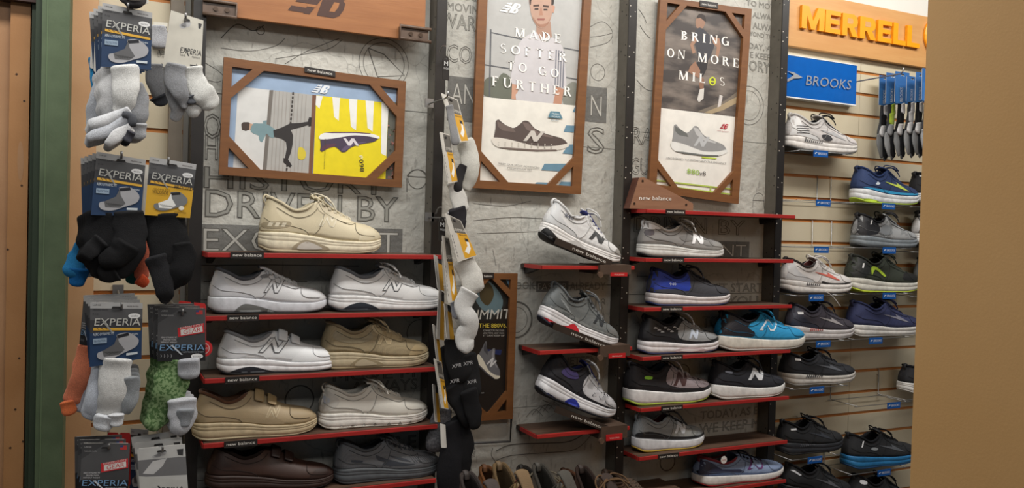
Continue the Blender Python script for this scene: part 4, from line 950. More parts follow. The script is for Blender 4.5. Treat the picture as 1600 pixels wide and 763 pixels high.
for k, ((xa, xb), (tx, ty), wy) in enumerate(HOLD):
    Yf = -.055; t = at(tx, ty, Yf); z = t.z + .006
    a = max(2.058, at(xa, wy, Yf).x + .01); b = at(xb, wy, Yf).x - .01; HZ.append(z)
    g = min(gz, key=lambda q: abs(q - (z + .085)))
    r = empty('wire_shoe_holder', Vector(((a + b) / 2, YS, z)), 'chrome wire shoe holder with blue tag, ' + HD[k], 'shoe holder', 'wire shoe holders on the slatwall')
    for x in (a + .02, b - .02):
        MB().tube([Vector((x, YS + .004, g + .002)), Vector((x, YS - .004, g)), Vector((x, YS - .005, z + .004)), Vector((x, YS - .010, z)), Vector((x, Yf, z))], .0014, M_wire, 6).build('wire', r, smooth=True)
    MB().tube([Vector((a, YS - .01, z)), Vector((b, YS - .01, z))], .0012, M_wire, 6).build('cross_wire', r); MB().tube([Vector((a, Yf, z)), Vector((b, Yf, z))], .0014, M_wire, 6).build('cross_wire', r)
    MB().box((t.x - .033, Yf - .005, t.z - .012), (t.x + .033, Yf - .003, t.z + .010), M_tagb).build('tag_plate', r)
    M4 = Matrix.Translation((t.x - .033, Yf - .005, t.z - .0045)); P = Print(locmap(M4), .0003); P.text('BROOKS', (.020, 0), (.060, 0), .008, (222, 228, 236), .18); P.poly([(.004, .003), (.010, .0075), (.018, .006), (.012, .005), (.007, .0005)], (222, 228, 236)); P.build('lettering', r)
# ------------------------------------------------------------ the shoes
def sp(p, n=3): return smoothpoly(p, n)
HEELP = sp([(.01, .34), (.03, .60), (.045, .90), (.10, .86), (.13, .66), (.22, .50), (.33, .40), (.36, .28), (.15, .33)])
TOEP = sp([(.78, .22), (.79, .34), (.84, .44), (.93, .44), (1.0, .36), (1.0, .24), (.9, .21)])
REARP = sp([(.0, .34), (.03, .62), (.04, .95), (.14, .90), (.27, .72), (.38, .80), (.46, .95), (.52, .84), (.50, .62), (.42, .48), (.44, .27), (.2, .31)], 2)
MUDP = sp([(.0, .36), (.06, .44), (.25, .44), (.42, .37), (.60, .31), (.80, .31), (.94, .38), (1.0, .36), (1.0, .28), (.85, .225), (.55, .225), (.35, .27), (.12, .33)], 2)
EYEP = sp([(.455, .90), (.50, .89), (.60, .76), (.72, .62), (.70, .54), (.60, .60), (.50, .68), (.44, .80)])
def stripe(x0, z0, x1, z1, w): 
    d = Vector((x1 - x0, (z1 - z0) * .4)); n = Vector((-d.y, d.x)).normalized() * w
    return [(x0 + n.x, z0 + n.y * 2.5), (x1 + n.x, z1 + n.y * 2.5), (x1 - n.x, z1 - n.y * 2.5), (x0 - n.x, z0 - n.y * 2.5)]
def inset_window(c1, c2, c3): # wedge with rib window in the heel side of the sole
    return [(sp([(.24, .07), (.30, .20), (.36, .235), (.46, .17), (.54, .07), (.40, .05)]), c1), (sp([(.28, .08), (.32, .18), (.37, .20), (.44, .14), (.48, .08), (.38, .065)]), c2, 1.6)]
G1 = 'walking shoes on the left red shelves'; G2 = 'tilted shoes on display arms'; G3 = 'trainers on the right red shelves'; G4 = 'running shoes on the slatwall'
CREAM = (214, 202, 172); CRL = (226, 216, 190); TAN = (186, 166, 128); WHT = (226, 226, 226)
# left bay
mk = []; outline_n(mk, .54, .60, .15, .21, -6, (238, 230, 208), CREAM)
place('cream lace-up leather walking shoe alone on the top left shelf', 401, 396, 594, 388, 307, z=zA, group=G1, sole='walker', up=CREAM, mid=CRL, outs=(190, 176, 146), lining=(206, 196, 170), lace=(222, 212, 188), heel=(210, 198, 168),
      zones=[(HEELP, (206, 193, 162), 1, 'leather'), (TOEP, (218, 207, 178), 1, 'leather'), (EYEP, (220, 208, 180), 1.2, 'leather'), (sp([(.03, .52), (.22, .54), (.20, .44), (.03, .42)]), (168, 155, 128), 1.6)] + [([(x, .45), (x + .03, .45), (x + .045, .52), (x + .015, .52)], (222, 212, 188), 2) for x in (.05, .10, .15)], marks=mk, solemarks=inset_window((168, 155, 130), (206, 200, 190), 0), grooves=2)
mk = []; outline_n(mk, .53, .58, .15, .24, -8, (92, 92, 94), (214, 214, 216))
place('silvery white leather shoe with grey sole wedge, second left shelf', 322, 492, 509, 485, 416, z=zB, group=G1, sole='walker', up=(214, 214, 216), mid=(212, 214, 220), outs=(34, 36, 40), lining=(96, 98, 104), lace=(206, 206, 206),
      zones=[(HEELP, (206, 207, 212), 1, 'leather'), (sp([(.41, .80), (.45, .84), (.49, .82), (.47, .76), (.42, .76)], 2), (110, 110, 112), 1.6)], marks=mk, solemarks=[(sp([(.20, .03), (.25, .18), (.32, .21), (.50, .08), (.55, .02), (.35, .0)]), (112, 114, 112))], grooves=0, loops=False)
mk = []; outline_n(mk, .53, .58, .17, .24, -8, (80, 84, 88), (232, 232, 232))
place('bright white leather shoe with loose bow, right of second left shelf', 510, 489, 690, 481, 414, z=zB, group=G1, sole='walker', up=(232, 232, 232), mid=(236, 236, 236), outs=(44, 48, 54), lining=(120, 124, 130), lace=(228, 228, 228),
      zones=[(sp([(.62, .22), (.64, .40), (.70, .50), (.74, .60), (.86, .48), (1, .36), (1, .22)]), (238, 238, 238), 1, 'leather'), (EYEP, (226, 226, 226), 1.2, 'leather')], marks=mk, solemarks=[(sp([(.10, .0), (.14, .14), (.24, .20), (.34, .14), (.40, .0)]), (46, 54, 64))], grooves=2)
mk = []; outline_n(mk, .44, .62, .22, .27, -10, (96, 98, 102), (234, 236, 238))
place('white leather shoe with two velcro straps, third left shelf', 336, 588, 529, 573, 512, z=zC, group=G1, sole='walker', up=(234, 236, 238), mid=(240, 240, 242), outs=(40, 42, 46), lining=(150, 152, 156), lace=(232, 234, 236), closure='velcro',
      zones=[(sp([(.03, .50), (.06, .88), (.10, .84), (.14, .62), (.22, .44), (.10, .38)]), (226, 228, 232), 1, 'leather'), (sp([(.60, .22), (.62, .42), (.72, .56), (.86, .50), (1, .40), (1, .22)]), (238, 240, 242), 1, 'leather')], marks=mk, solemarks=[(sp([(.08, .0), (.12, .12), (.24, .18), (.34, .12), (.44, .0)]), (44, 48, 56))], grooves=1)
mk = []; outline_n(mk, .57, .62, .15, .22, -6, (206, 188, 150), (178, 158, 120))
place('beige nubuck lace-up shoe at the right of the third left shelf', 497, 576, 668, 566, 498, z=zC, group=G1, sole='walker', up=(166, 150, 118), upk='knit', mid=(190, 176, 146), outs=(160, 144, 112), lining=(150, 134, 106), lace=(182, 164, 130),
      zones=[(sp([(.10, .62), (.12, .80), (.26, .64), (.38, .66), (.42, .76), (.44, .60), (.28, .52)]), (158, 146, 118), 1, 'knit'), (TOEP, (186, 166, 128), 1, 'leather'), (EYEP, (190, 172, 136), 1.2, 'leather')], marks=mk, solemarks=inset_window((160, 146, 116), (190, 178, 150), 0), grooves=2)
mk = []; outline_n(mk, .62, .50, .11, .17, -6, (220, 204, 168), (172, 152, 120))
place('tan leather shoe with two velcro tabs, fourth left shelf', 297, 690, 494, 674, 604, z=zD, group=G1, sole='walker', up=(172, 152, 120), mid=(190, 172, 138), outs=(198, 184, 150), lining=(112, 76, 56), lace=(170, 146, 106), closure='velcro', Y=-.03,
      zones=[(sp([(.05, .50), (.10, .62), (.30, .56), (.46, .52), (.66, .36), (.70, .24), (.5, .24), (.3, .3), (.06, .34)]), (166, 146, 114), 1, 'leather')], marks=mk, grooves=2)
place('off-white leather shoe with toothed sole, right of fourth left shelf', 494, 673, 666, 659, 595, z=zD, group=G1, sole='walker', up=(222, 218, 208), mid=(236, 232, 224), outs=(222, 218, 208), lining=(200, 196, 186), lace=(226, 222, 212), tread=True, heel=(220, 216, 206),
      zones=[(sp([(.0, .50), (.02, .86), (.10, .80), (.16, .62), (.10, .46)]), (206, 202, 194), 1, 'leather'), (TOEP, (228, 224, 214), 1, 'leather')], marks=[(sp([(.03, .58), (.08, .62), (.07, .70), (.03, .74)], 2), (196, 200, 210))], solemarks=[([(x, .02), (x + .02, .10), (x + .04, .02)], (150, 146, 140)) for x in (.06, .16, .26, .36, .46, .58, .68, .78)], grooves=2)
place('dark brown velcro shoe at the bottom of the left shelves', 316, 768, 519, 760, 694, zpl=-.05, Y=-.03, group=G1, sole='walker', up=(62, 40, 32), mid=(52, 34, 28), outs=(30, 22, 20), lining=(34, 24, 20), lace=(50, 32, 26), closure='velcro',
      zones=[(HEELP, (54, 34, 28), 1, 'leather'), (TOEP, (48, 30, 25), 1, 'leather')], grooves=2)
place('grey mesh running shoe with dark grey wave logo on the lowest left shelf', 517, 759, 685, 751, 681, z=zE, group=G1, sole='walker', up=(112, 114, 118), upk='knit', mid=(84, 88, 92), outs=(56, 58, 62), lining=(52, 54, 58), lace=(70, 72, 76), heel=(90, 92, 96),
      zones=[(MUDP, (96, 98, 102), 1, 'knit')], marks=[(sp([(.36, .62), (.44, .52), (.62, .38), (.72, .34), (.58, .33), (.42, .36), (.44, .44), (.38, .50)], 3), (60, 64, 72)), (sp([(.48, .58), (.56, .48), (.68, .40), (.60, .50)], 2), (60, 64, 72)), (sp([(.14, .56), (.24, .52), (.22, .48), (.14, .52)], 2), (60, 64, 72))] + [(stripe(.66 + k * .022, .56 - k * .01, .72 + k * .022, .36, .0022), (70, 72, 78)) for k in range(10)], grooves=2)
# tilted
mk = [(npoly(.62, .52, .20, .22, -4), (60, 62, 64))]
TT = dict(group=G2, Y=-.035)
place('white mesh shoe with black letter, tilted on the top middle arm', 838, 372, 962, 422, 322, Hs=.92, sole='plush', up=(226, 226, 226), upk='knit', mid=(232, 230, 228), outs=(30, 30, 32), lining=(206, 206, 210), tongue=(52, 58, 130), lace=(224, 224, 224), wid=.95,
      zones=[(HEELP, (206, 208, 210), 1, 'leather'), (sp([(.86, .3), (.88, .42), (.95, .42), (1, .33), (.98, .26)]), (160, 156, 150), 1), (EYEP, (232, 232, 232), 1.2, 'leather')], marks=mk, words=[('840', .17, .66, .28, .09, (60, 64, 90))], heel=(226, 226, 226), solemarks=[(sp([(0, .08), (.02, .26), (.10, .20), (.22, .06), (.3, .0), (.1, -.02)]), (30, 30, 32)), (sp([(.28, .10), (.36, .22), (.45, .2), (.62, .05), (.5, .02)]), (200, 198, 196))], **TT)
place('grey shoe with red heel cushion, tilted on the second middle arm', 836, 505, 958, 552, 452, Hs=.95, sole='plush', up=(112, 116, 116), upk='knit', mid=(222, 220, 222), outs=(40, 44, 60), lining=(46, 48, 54), lace=(120, 122, 124), wid=.95,
      zones=[(HEELP, (96, 102, 104), 1, 'leather'), (TOEP, (118, 118, 116), 1, 'leather'), (MUDP, (132, 136, 136), 1, 'leather')], marks=[(npoly(.66, .54, .15, .22, -4), (42, 46, 50))] + [(stripe(.12 + k * .035, .66 - k * .045, .22 + k * .035, .58 - k * .055, .002), (170, 176, 178)) for k in range(6)], words=[('847', .22, .68, .34, .10, (28, 32, 38))],
      solemarks=[(sp([(.0, .02), (.04, .14), (.2, .10), (.33, .14), (.40, .03), (.3, -.01), (.1, -.02)]), (186, 32, 44)), (sp([(.29, .05), (.33, .2), (.40, .22), (.46, .05)]), (212, 44, 56), 1.5)], heel=(108, 112, 114), **TT)
place('black and speckled white shoe, tilted on the third middle arm', 832, 618, 953, 666, 562, Hs=1.0, sole='plush', up=(38, 38, 44), upk='knit', mid=(228, 228, 232), outs=(24, 26, 36), lining=(40, 44, 92), tongue=(42, 50, 120), lace=(190, 190, 192), wid=.95,
      zones=[(sp([(.50, .36), (.46, .62), (.55, .82), (.68, .66), (.80, .54), (.95, .44), (1, .34), (.9, .30), (.7, .30)]), (196, 196, 200), 1, 'camo')], marks=[(npoly(.68, .48, .17, .20, -4), (40, 40, 46)), (npoly(.68, .48, .12, .14, -4), (190, 190, 194), 1.8), (sp([(.16, .60), (.22, .74), (.34, .72), (.38, .60), (.26, .54)]), (70, 62, 110), 1.4)],
      solemarks=[(sp([(.32, .03), (.36, .16), (.44, .17), (.50, .04)]), (40, 56, 160)), (sp([(0, .03), (.05, .10), (.2, .06), (.3, -.02), (.1, -.04)]), (28, 34, 76))], heel=(34, 34, 40), **TT)
# right red shelves
TR = dict(group=G3)
place('grey suede trainer with white letter under the wedge sign shelf', 996, 402, 1127, 397, 346, z=z2, sole='walker', up=(144, 142, 140), mid=(214, 214, 210), outs=(40, 40, 42), lining=(150, 148, 146), lace=(196, 194, 190), heel=(222, 222, 222),
      zones=[(sp([(.0, .34), (.02, .44), (.30, .42), (.55, .32), (.55, .22), (.30, .26), (.1, .33)]), (120, 116, 112), 1.2), (TOEP, (150, 148, 144), 1, 'leather'), (sp([(.02, .80), (.05, .98), (.16, .94), (.20, .80), (.10, .76)]), (228, 228, 230), 1.5), (sp([(.03, .60), (.04, .74), (.10, .74), (.10, .62)], 2), (84, 78, 84), 1.5), (sp([(.66, .40), (.74, .52), (.80, .46), (.76, .34)]), (126, 124, 122), 1.2), (sp([(.40, .58), (.52, .60), (.56, .50), (.46, .46)]), (122, 120, 118), 1.2)], marks=[(npoly(.62, .54, .16, .24, -2), (240, 240, 242), 2)], grooves=2, **TR)
place('charcoal trainer with royal blue heel on the third right shelf', 1010, 475, 1137, 469, 418, z=z3, sole='runner', up=(62, 62, 68), upk='knit', mid=(220, 214, 214), outs=(44, 60, 110), lining=(34, 34, 40), lace=(44, 44, 50), heel=(38, 44, 90),
      zones=[(sp([(.0, .34), (.02, .62), (.04, .95), (.12, .92), (.27, .72), (.42, .86), (.44, .60), (.42, .40), (.2, .38)], 2), (36, 62, 168), 1, 'knit'), (MUDP, (70, 72, 80), 1.3)], words=[('940', .18, .54, .26, .07, (210, 220, 236))], grooves=1, **TR)
place('black trainer with grey toe and white wavy sole, left of fourth right shelf', 997, 556, 1120, 549, 490, z=z4, sole='runner', up=(40, 40, 44), mid=(230, 226, 228), outs=(46, 52, 90), lining=(24, 24, 28), lace=(180, 182, 186), heel=(30, 30, 34),
      zones=[(sp([(.42, .40), (.42, .66), (.52, .84), (.66, .68), (.78, .54), (.92, .46), (1, .36), (.9, .32), (.62, .30)]), (150, 152, 154), 1, 'knit'), (MUDP, (30, 30, 34), 1.4)], marks=[(npoly(.60, .48, .12, .18, -4), (196, 206, 222), 2)] + [(sp([(.10 + .04 * k, .66 - .05 * (k % 3)), (.12 + .04 * k, .70 - .05 * (k % 3)), (.15 + .04 * k, .66 - .05 * (k % 3))], 2), (190, 192, 196), 2) for k in range(8)], solemarks=[(sp([(.35, .08), (.5, .16), (.65, .14), (.75, .06), (.55, .02)]), (214, 196, 200)), (sp([(.42, .08), (.52, .12), (.66, .08), (.55, .05)]), (238, 232, 234), 1.6)], grooves=1, **TR)
place('bright blue knit running shoe with black heel, right of fourth shelf', 1117, 549, 1253, 538, 484, z=z4, sole='plush', up=(38, 150, 204), upk='knit', mid=(222, 218, 208), outs=(190, 190, 186), lining=(36, 40, 56), lace=(60, 160, 210), heel=(34, 34, 42), Y=-.03,
      zones=[(sp([(.0, .38), (.02, .62), (.03, .95), (.14, .92), (.24, .76), (.34, .78), (.26, .60), (.34, .46), (.30, .34)], 2), (34, 34, 42), 1, 'knit')], marks=[(npoly(.52, .62, .20, .22, -12), (222, 232, 240), 1.4), (npoly(.52, .62, .15, .15, -12), (38, 150, 204), 2.4)], grooves=0, **TR)
place('black trainer with mauve front and lime sole edge, fifth right shelf', 974, 634, 1107, 622, 562, z=z5, sole='plush', up=(40, 38, 42), upk='knit', mid=(226, 224, 224), outs=(182, 206, 80), lining=(100, 110, 126), lace=(176, 168, 170), heel=(36, 34, 38),
      zones=[(sp([(.42, .46), (.42, .68), (.50, .86), (.62, .72), (.76, .58), (.90, .48), (1, .38), (.9, .34), (.6, .36)]), (152, 140, 144), 1, 'knit'), (MUDP, (30, 28, 32), 1.4)], marks=[(npoly(.58, .56, .16, .24, -8), (70, 44, 44), 2), (sp([(.15, .62), (.16, .68), (.24, .66), (.23, .60)], 2), (150, 216, 70), 2)] + [(stripe(.68 + k * .04, .60 - k * .04, .74 + k * .04, .44 - k * .015, .002), (120, 108, 112), 2) for k in range(5)], grooves=0, **TR)
place('black trainer with pale letter and white sole, right of fifth shelf', 1107, 624, 1222, 612, 560, z=z5, sole='plush', up=(36, 38, 46), upk='knit', mid=(230, 230, 228), outs=(214, 214, 210), lining=(22, 24, 30), lace=(28, 30, 36), heel=(30, 32, 38), Y=-.03, 
      marks=[(npoly(.55, .60, .22, .24, -8), (216, 220, 226), 1.6)] + [(stripe(.68 + k * .03, .62 - k * .03, .76 + k * .03, .44 - k * .01, .0018), (60, 62, 72)) for k in range(7)], zones=[(sp([(.12, .70), (.13, .74), (.21, .70), (.20, .66)], 2), (120, 124, 136), 2)], grooves=0, **TR)
place('grey trainer with speckled side and white letter, sixth right shelf', 987, 711, 1097, 697, 643, z=z6, sole='plush', up=(150, 156, 160), upk='knit', mid=(222, 224, 228), outs=(206, 178, 70), lining=(120, 44, 50), lace=(60, 62, 66), heel=(150, 160, 168),
      zones=[(sp([(.0, .38), (.02, .52), (.14, .56), (.30, .48), (.50, .36), (.85, .34), (1, .38), (1, .28), (.6, .26), (.3, .32)]), (34, 36, 40), 1.3), (sp([(.46, .40), (.50, .56), (.70, .52), (.86, .42), (.7, .34)]), (150, 152, 150), 1, 'camo')], marks=[(npoly(.60, .58, .17, .24, -8), (214, 220, 228), 2)], grooves=0, **TR)
place('pale blue running shoe with purple letter on the lowest right shelf', 1083, 762, 1219, 752, 706, z=z7, sole='plush', up=(134, 152, 186), upk='knit', mid=(226, 224, 222), outs=(170, 40, 50), lining=(120, 130, 160), lace=(36, 36, 48), heel=(140, 44, 56),
      zones=[(sp([(.0, .38), (.02, .62), (.03, .90), (.12, .80), (.22, .56), (.42, .48), (.44, .33)], 2), (54, 58, 84), 1, 'knit'), (MUDP, (92, 112, 150), 1.2)], marks=[(npoly(.62, .58, .20, .24, -8), (104, 52, 112), 1.6), (npoly(.62, .58, .15, .17, -8), (134, 152, 186), 2.6)], grooves=0, **TR)
# slatwall
def brk(c): return [(sp([(.38, .60), (.52, .50), (.64, .41), (.72, .37), (.66, .45), (.58, .56), (.55, .60), (.56, .53), (.46, .58)], 2), c, 1.6)]
def ribs(c, x0=.20, n=6, z=.30): return [([(x0 + k * .03, z - .06), (x0 + .016 + k * .03, z - .06), (x0 + .034 + k * .03, z + .05), (x0 + .018 + k * .03, z + .05)], c, 2) for k in range(n)]
TS = dict(group=G4, Y=.012, zpl=-.02)
def slot(i): return HZ[i] + .0015
place('grey and white running shoe below the blue sign on the slatwall', 1226, 231, 1335, 234, 181, z=slot(0), sole='plush', up=(196, 192, 190), upk='knit', mid=(220, 216, 212), outs=(60, 60, 60), lining=(40, 40, 42), lace=(40, 40, 42), heel=(190, 188, 186),
      zones=[(HEELP, (206, 206, 206), 1), (sp([(.40, .46), (.50, .48), (.54, .36), (.46, .32)]), (50, 50, 54), 1.5), (TOEP, (206, 200, 200), 1)] + [(stripe(.06, .46 + k * .06, .22, .48 + k * .06, .003), (70, 70, 74), 2) for k in range(4)], marks=brk((160, 160, 162)), solemarks=ribs((74, 74, 76), .14, 9), grooves=1, **TS)
place('navy running shoe with blue and lime sole on the slatwall', 1331, 318, 1430, 320, 262, z=slot(2), sole='plush', up=(44, 62, 104), upk='knit', mid=(226, 228, 230), outs=(176, 204, 60), lining=(34, 44, 76), lace=(44, 58, 96), heel=(40, 56, 96),
      zones=[(sp([(.0, .36), (.1, .42), (.4, .38), (.6, .33), (.85, .34), (1, .36), (1, .29), (.6, .25), (.2, .32)]), (60, 160, 210), 1.2)], marks=[(p, c, 2) for p, c, _ in brk((196, 214, 90))] + [([(.22, .52), (.26, .60), (.30, .54), (.26, .50)], (210, 220, 230), 2)], solemarks=[(sp([(.0, .02), (.06, .12), (.22, .10), (.34, .0), (.15, -.02)]), (184, 212, 60))], grooves=1, **TS)
place('grey camouflage running shoe with black heel on the slatwall', 1332, 386, 1428, 386, 334, z=slot(4), sole='runner', up=(150, 152, 154), upk='camo', mid=(128, 136, 142), outs=(52, 56, 60), lining=(34, 34, 38), lace=(60, 60, 64), heel=(34, 34, 38), tread=True,
      zones=[(sp([(.0, .34), (.02, .62), (.03, .95), (.12, .92), (.24, .74), (.30, .60), (.26, .40)], 2), (38, 38, 42), 1, 'knit'), (sp([(.30, .40), (.34, .62), (.44, .66), (.50, .46), (.44, .38)]), (128, 132, 136), 1.4)], marks=[([(.14, .66), (.17, .80), (.19, .80), (.16, .66)], (230, 230, 230), 2)], grooves=1, **TS)
place('black running shoe with lime trim and lime sole edge on the slatwall', 1322, 456, 1430, 456, 397, z=slot(6), sole='plush', up=(48, 54, 44), upk='knit', mid=(216, 214, 204), outs=(190, 210, 60), lining=(34, 36, 34), lace=(50, 54, 48), heel=(40, 42, 38), tread=True,
      zones=[(sp([(.66, .34), (.70, .52), (.86, .48), (1, .38), (1, .30)]), (34, 34, 34), 1, 'knit'), (sp([(.0, .40), (.02, .62), (.03, .92), (.12, .90), (.2, .7), (.16, .44)], 2), (38, 40, 38), 1, 'knit')], marks=[(sp([(.22, .46), (.22, .66), (.30, .66), (.42, .46), (.40, .42), (.30, .58), (.26, .58)]), (176, 206, 60), 2), ([(.09, .64), (.11, .76), (.13, .76), (.11, .64)], (230, 230, 230), 2)], grooves=1, **TS)
place('white running shoe with coral flash and trailing lace on the slatwall', 1219, 458, 1326, 458, 402, z=slot(5), sole='plush', up=(220, 216, 214), upk='knit', mid=(224, 220, 216), outs=(50, 46, 46), lining=(120, 60, 60), lace=(218, 214, 212), heel=(60, 56, 56),
      zones=[(HEELP, (192, 192, 194), 1), (sp([(.48, .36), (.6, .30), (.9, .32), (1, .34), (1, .28), (.7, .24), (.5, .26)]), (46, 44, 44), 1.2)], marks=[(p, c, 2) for p, c, _ in brk((206, 104, 90))], solemarks=ribs((60, 56, 58), .24, 7), grooves=1, **TS)
place('charcoal running shoe with white and coral striped sole on the slatwall', 1228, 529, 1330, 528, 472, z=slot(7), sole='plush', up=(64, 60, 70), upk='knit', mid=(206, 202, 202), outs=(160, 156, 156), lining=(34, 32, 38), lace=(40, 38, 44), heel=(46, 44, 54),
      zones=[(HEELP, (52, 54, 68), 1, 'knit')], marks=brk((160, 156, 158)) + [([(.07, .70), (.07, .76), (.14, .76), (.14, .70)], (226, 226, 226), 2)], solemarks=ribs((176, 84, 76), .22, 7), grooves=1, **TS)
place('navy running shoe with grey arrow and white sole on the slatwall', 1324, 526, 1432, 524, 468, z=slot(8), sole='runner', up=(48, 54, 92), upk='knit', mid=(214, 212, 208), outs=(180, 178, 174), lining=(34, 38, 64), lace=(36, 40, 66), heel=(44, 50, 84),
      marks=brk((128, 128, 142)), zones=[(TOEP, (58, 58, 92), 1, 'knit')], grooves=1, **TS)
place('black running shoe with white striped sole on the slatwall', 1218, 604, 1331, 602, 547, z=slot(9), sole='plush', up=(44, 46, 52), upk='knit', mid=(206, 202, 196), outs=(150, 148, 144), lining=(26, 26, 30), lace=(30, 30, 34), heel=(34, 36, 42),
      marks=brk((96, 100, 108)) + [([(.10, .76), (.10, .82), (.17, .80), (.17, .74)], (230, 230, 230), 2)], solemarks=ribs((50, 50, 54), .22, 8), grooves=1, **TS)
place('all black running shoe with faint grey sole stripes on the slatwall', 1214, 712, 1312, 712, 652, z=slot(11), sole='plush', up=(34, 36, 40), upk='knit', mid=(44, 46, 52), outs=(28, 28, 30), lining=(18, 18, 20), lace=(24, 24, 28), heel=(26, 28, 32), tread=True,
      marks=brk((58, 62, 70)) + [([(.10, .72), (.10, .77), (.18, .77), (.18, .72)], (226, 228, 232), 2)], solemarks=ribs((84, 86, 92), .22, 8), grooves=1, **TS)
place('black running shoe with bright blue sole on the slatwall', 1317, 731, 1424, 731, 671, z=slot(12), sole='plush', up=(36, 38, 42), upk='knit', mid=(40, 120, 176), outs=(30, 80, 130), lining=(22, 22, 26), lace=(28, 28, 32), heel=(28, 30, 34),
      marks=brk((88, 92, 98)) + [([(.12, .62), (.15, .78), (.17, .78), (.14, .62)], (226, 228, 232), 2), (sp([(.26, .52), (.28, .58), (.36, .54), (.34, .48)], 2), (150, 156, 160), 2)], grooves=1, **TS)
place('black running shoe cut off by the bottom edge, left on the slatwall', 1217, 784, 1324, 784, 724, sole='plush', up=(32, 34, 38), upk='knit', mid=(40, 42, 46), outs=(24, 24, 26), lining=(18, 18, 20), lace=(24, 24, 28), heel=(26, 26, 30), marks=brk((90, 92, 98)) + [([(.05, .80), (.14, .68), (.17, .70), (.08, .82)], (206, 210, 216), 2)], **TS)
place('black running shoe low at the right of the slatwall, top only showing', 1322, 802, 1424, 802, 742, sole='plush', up=(30, 32, 36), upk='knit', mid=(38, 40, 44), outs=(24, 24, 26), lining=(18, 18, 20), lace=(24, 24, 28), heel=(26, 26, 30), marks=brk((90, 92, 98)) + [(sp([(.07, .76), (.07, .86), (.14, .84), (.14, .76)], 2), (216, 218, 222), 2)], **TS)
# next column, mostly behind the near end panel
place('black shoe with white sole peeping out beside the navy and lime one', 1423, 318, 1515, 320, 270, sole='runner', up=(34, 34, 38), upk='knit', mid=(200, 200, 200), outs=(60, 60, 60), lining=(20, 20, 22), lace=(30, 30, 32), heel=(30, 30, 34), zones=[([(.06, .84), (.06, .88), (.14, .86), (.14, .82)], (220, 220, 220), 2)], **TS)
place('white and black shoe peeping out beside the grey camouflage one', 1427, 388, 1520, 388, 330, sole='plush', up=(206, 204, 204), upk='knit', mid=(226, 224, 222), outs=(60, 60, 60), lining=(20, 20, 22), lace=(30, 30, 32), heel=(34, 34, 36), zones=[(HEELP, (60, 58, 60), 1)], **TS)
place('grey shoe with lime heel peeping out beside the black and lime one', 1430, 456, 1525, 456, 402, sole='plush', up=(104, 106, 106), upk='knit', mid=(196, 210, 70), outs=(176, 196, 60), lining=(30, 30, 32), lace=(30, 30, 32), heel=(60, 62, 62), **TS)
place('black shoe with thick white sole peeping out left of the near end panel', 1406, 618, 1505, 612, 568, sole='plush', up=(34, 34, 38), upk='knit', mid=(220, 218, 214), outs=(200, 198, 194), lining=(20, 20, 22), lace=(30, 30, 32), heel=(30, 30, 34), **TS)
# holders for those partly hidden shoes
for k, (xa, xb, wy, d) in enumerate(((1426, 1512, 322, 'under the half hidden black shoe'), (1430, 1516, 392, 'under the half hidden white and black shoe'), (1422, 1512, 460, 'under the half hidden grey and lime shoe'), (1410, 1502, 620, 'under the half hidden shoe with thick white sole'), (1222, 1320, 796, 'under the lowest black shoe at left'), (1326, 1424, 814, 'under the lowest black shoe at right'))):
    Yf = -.055; z = at(xa, wy, -.02).z - .004; a = at(xa, wy, Yf).x; b = at(xb, wy, Yf).x
    r = empty('wire_shoe_holder', Vector(((a + b) / 2, YS, z)), 'chrome wire shoe holder ' + d, 'shoe holder', 'wire shoe holders on the slatwall')
    for x in (a + .02, b - .02): MB().tube([Vector((x, YS, z + .07)), Vector((x, YS - .008, z + .07)), Vector((x, YS - .008, z - .001)), Vector((x, Yf, z - .001))], .0014, M_wire, 6).build('wire', r, smooth=True)
    MB().tube([Vector((a, Yf, z - .001)), Vector((b, Yf, z - .001))], .0014, M_wire, 6).build('cross_wire', r)
# loose lace hanging below the white and coral shoe
p = [at(x, y, -.06) for x, y in [(1289, 456), (1297, 460), (1305, 468), (1313, 479)]]
MB().tube(curve(p, 5), .0014, mat('lace_218_214_212'), 6).build('loose_lace')
o = bpy.data.objects['loose_lace']; tag(o, 'thin white shoelace end trailing below the coral-marked white shoe', 'shoelace')
# white round tag on the pale blue shoe
c = at(1131, 719, -.098); t = empty('round_tag', c, 'small round white tag with red writing on the pale blue shoe', 'tag')
MB().disc(c, .0118, mat('tag_white', (232, 230, 228), .5), th=.0008, n=24).build('disc', t)
P = Print(locmap(Matrix.Translation(c + Vector((-.008, -.0009, -.002))))); P.text('rebel', (0, 0), (.016, 0), .0055, (176, 50, 56)); P.build('lettering', t)
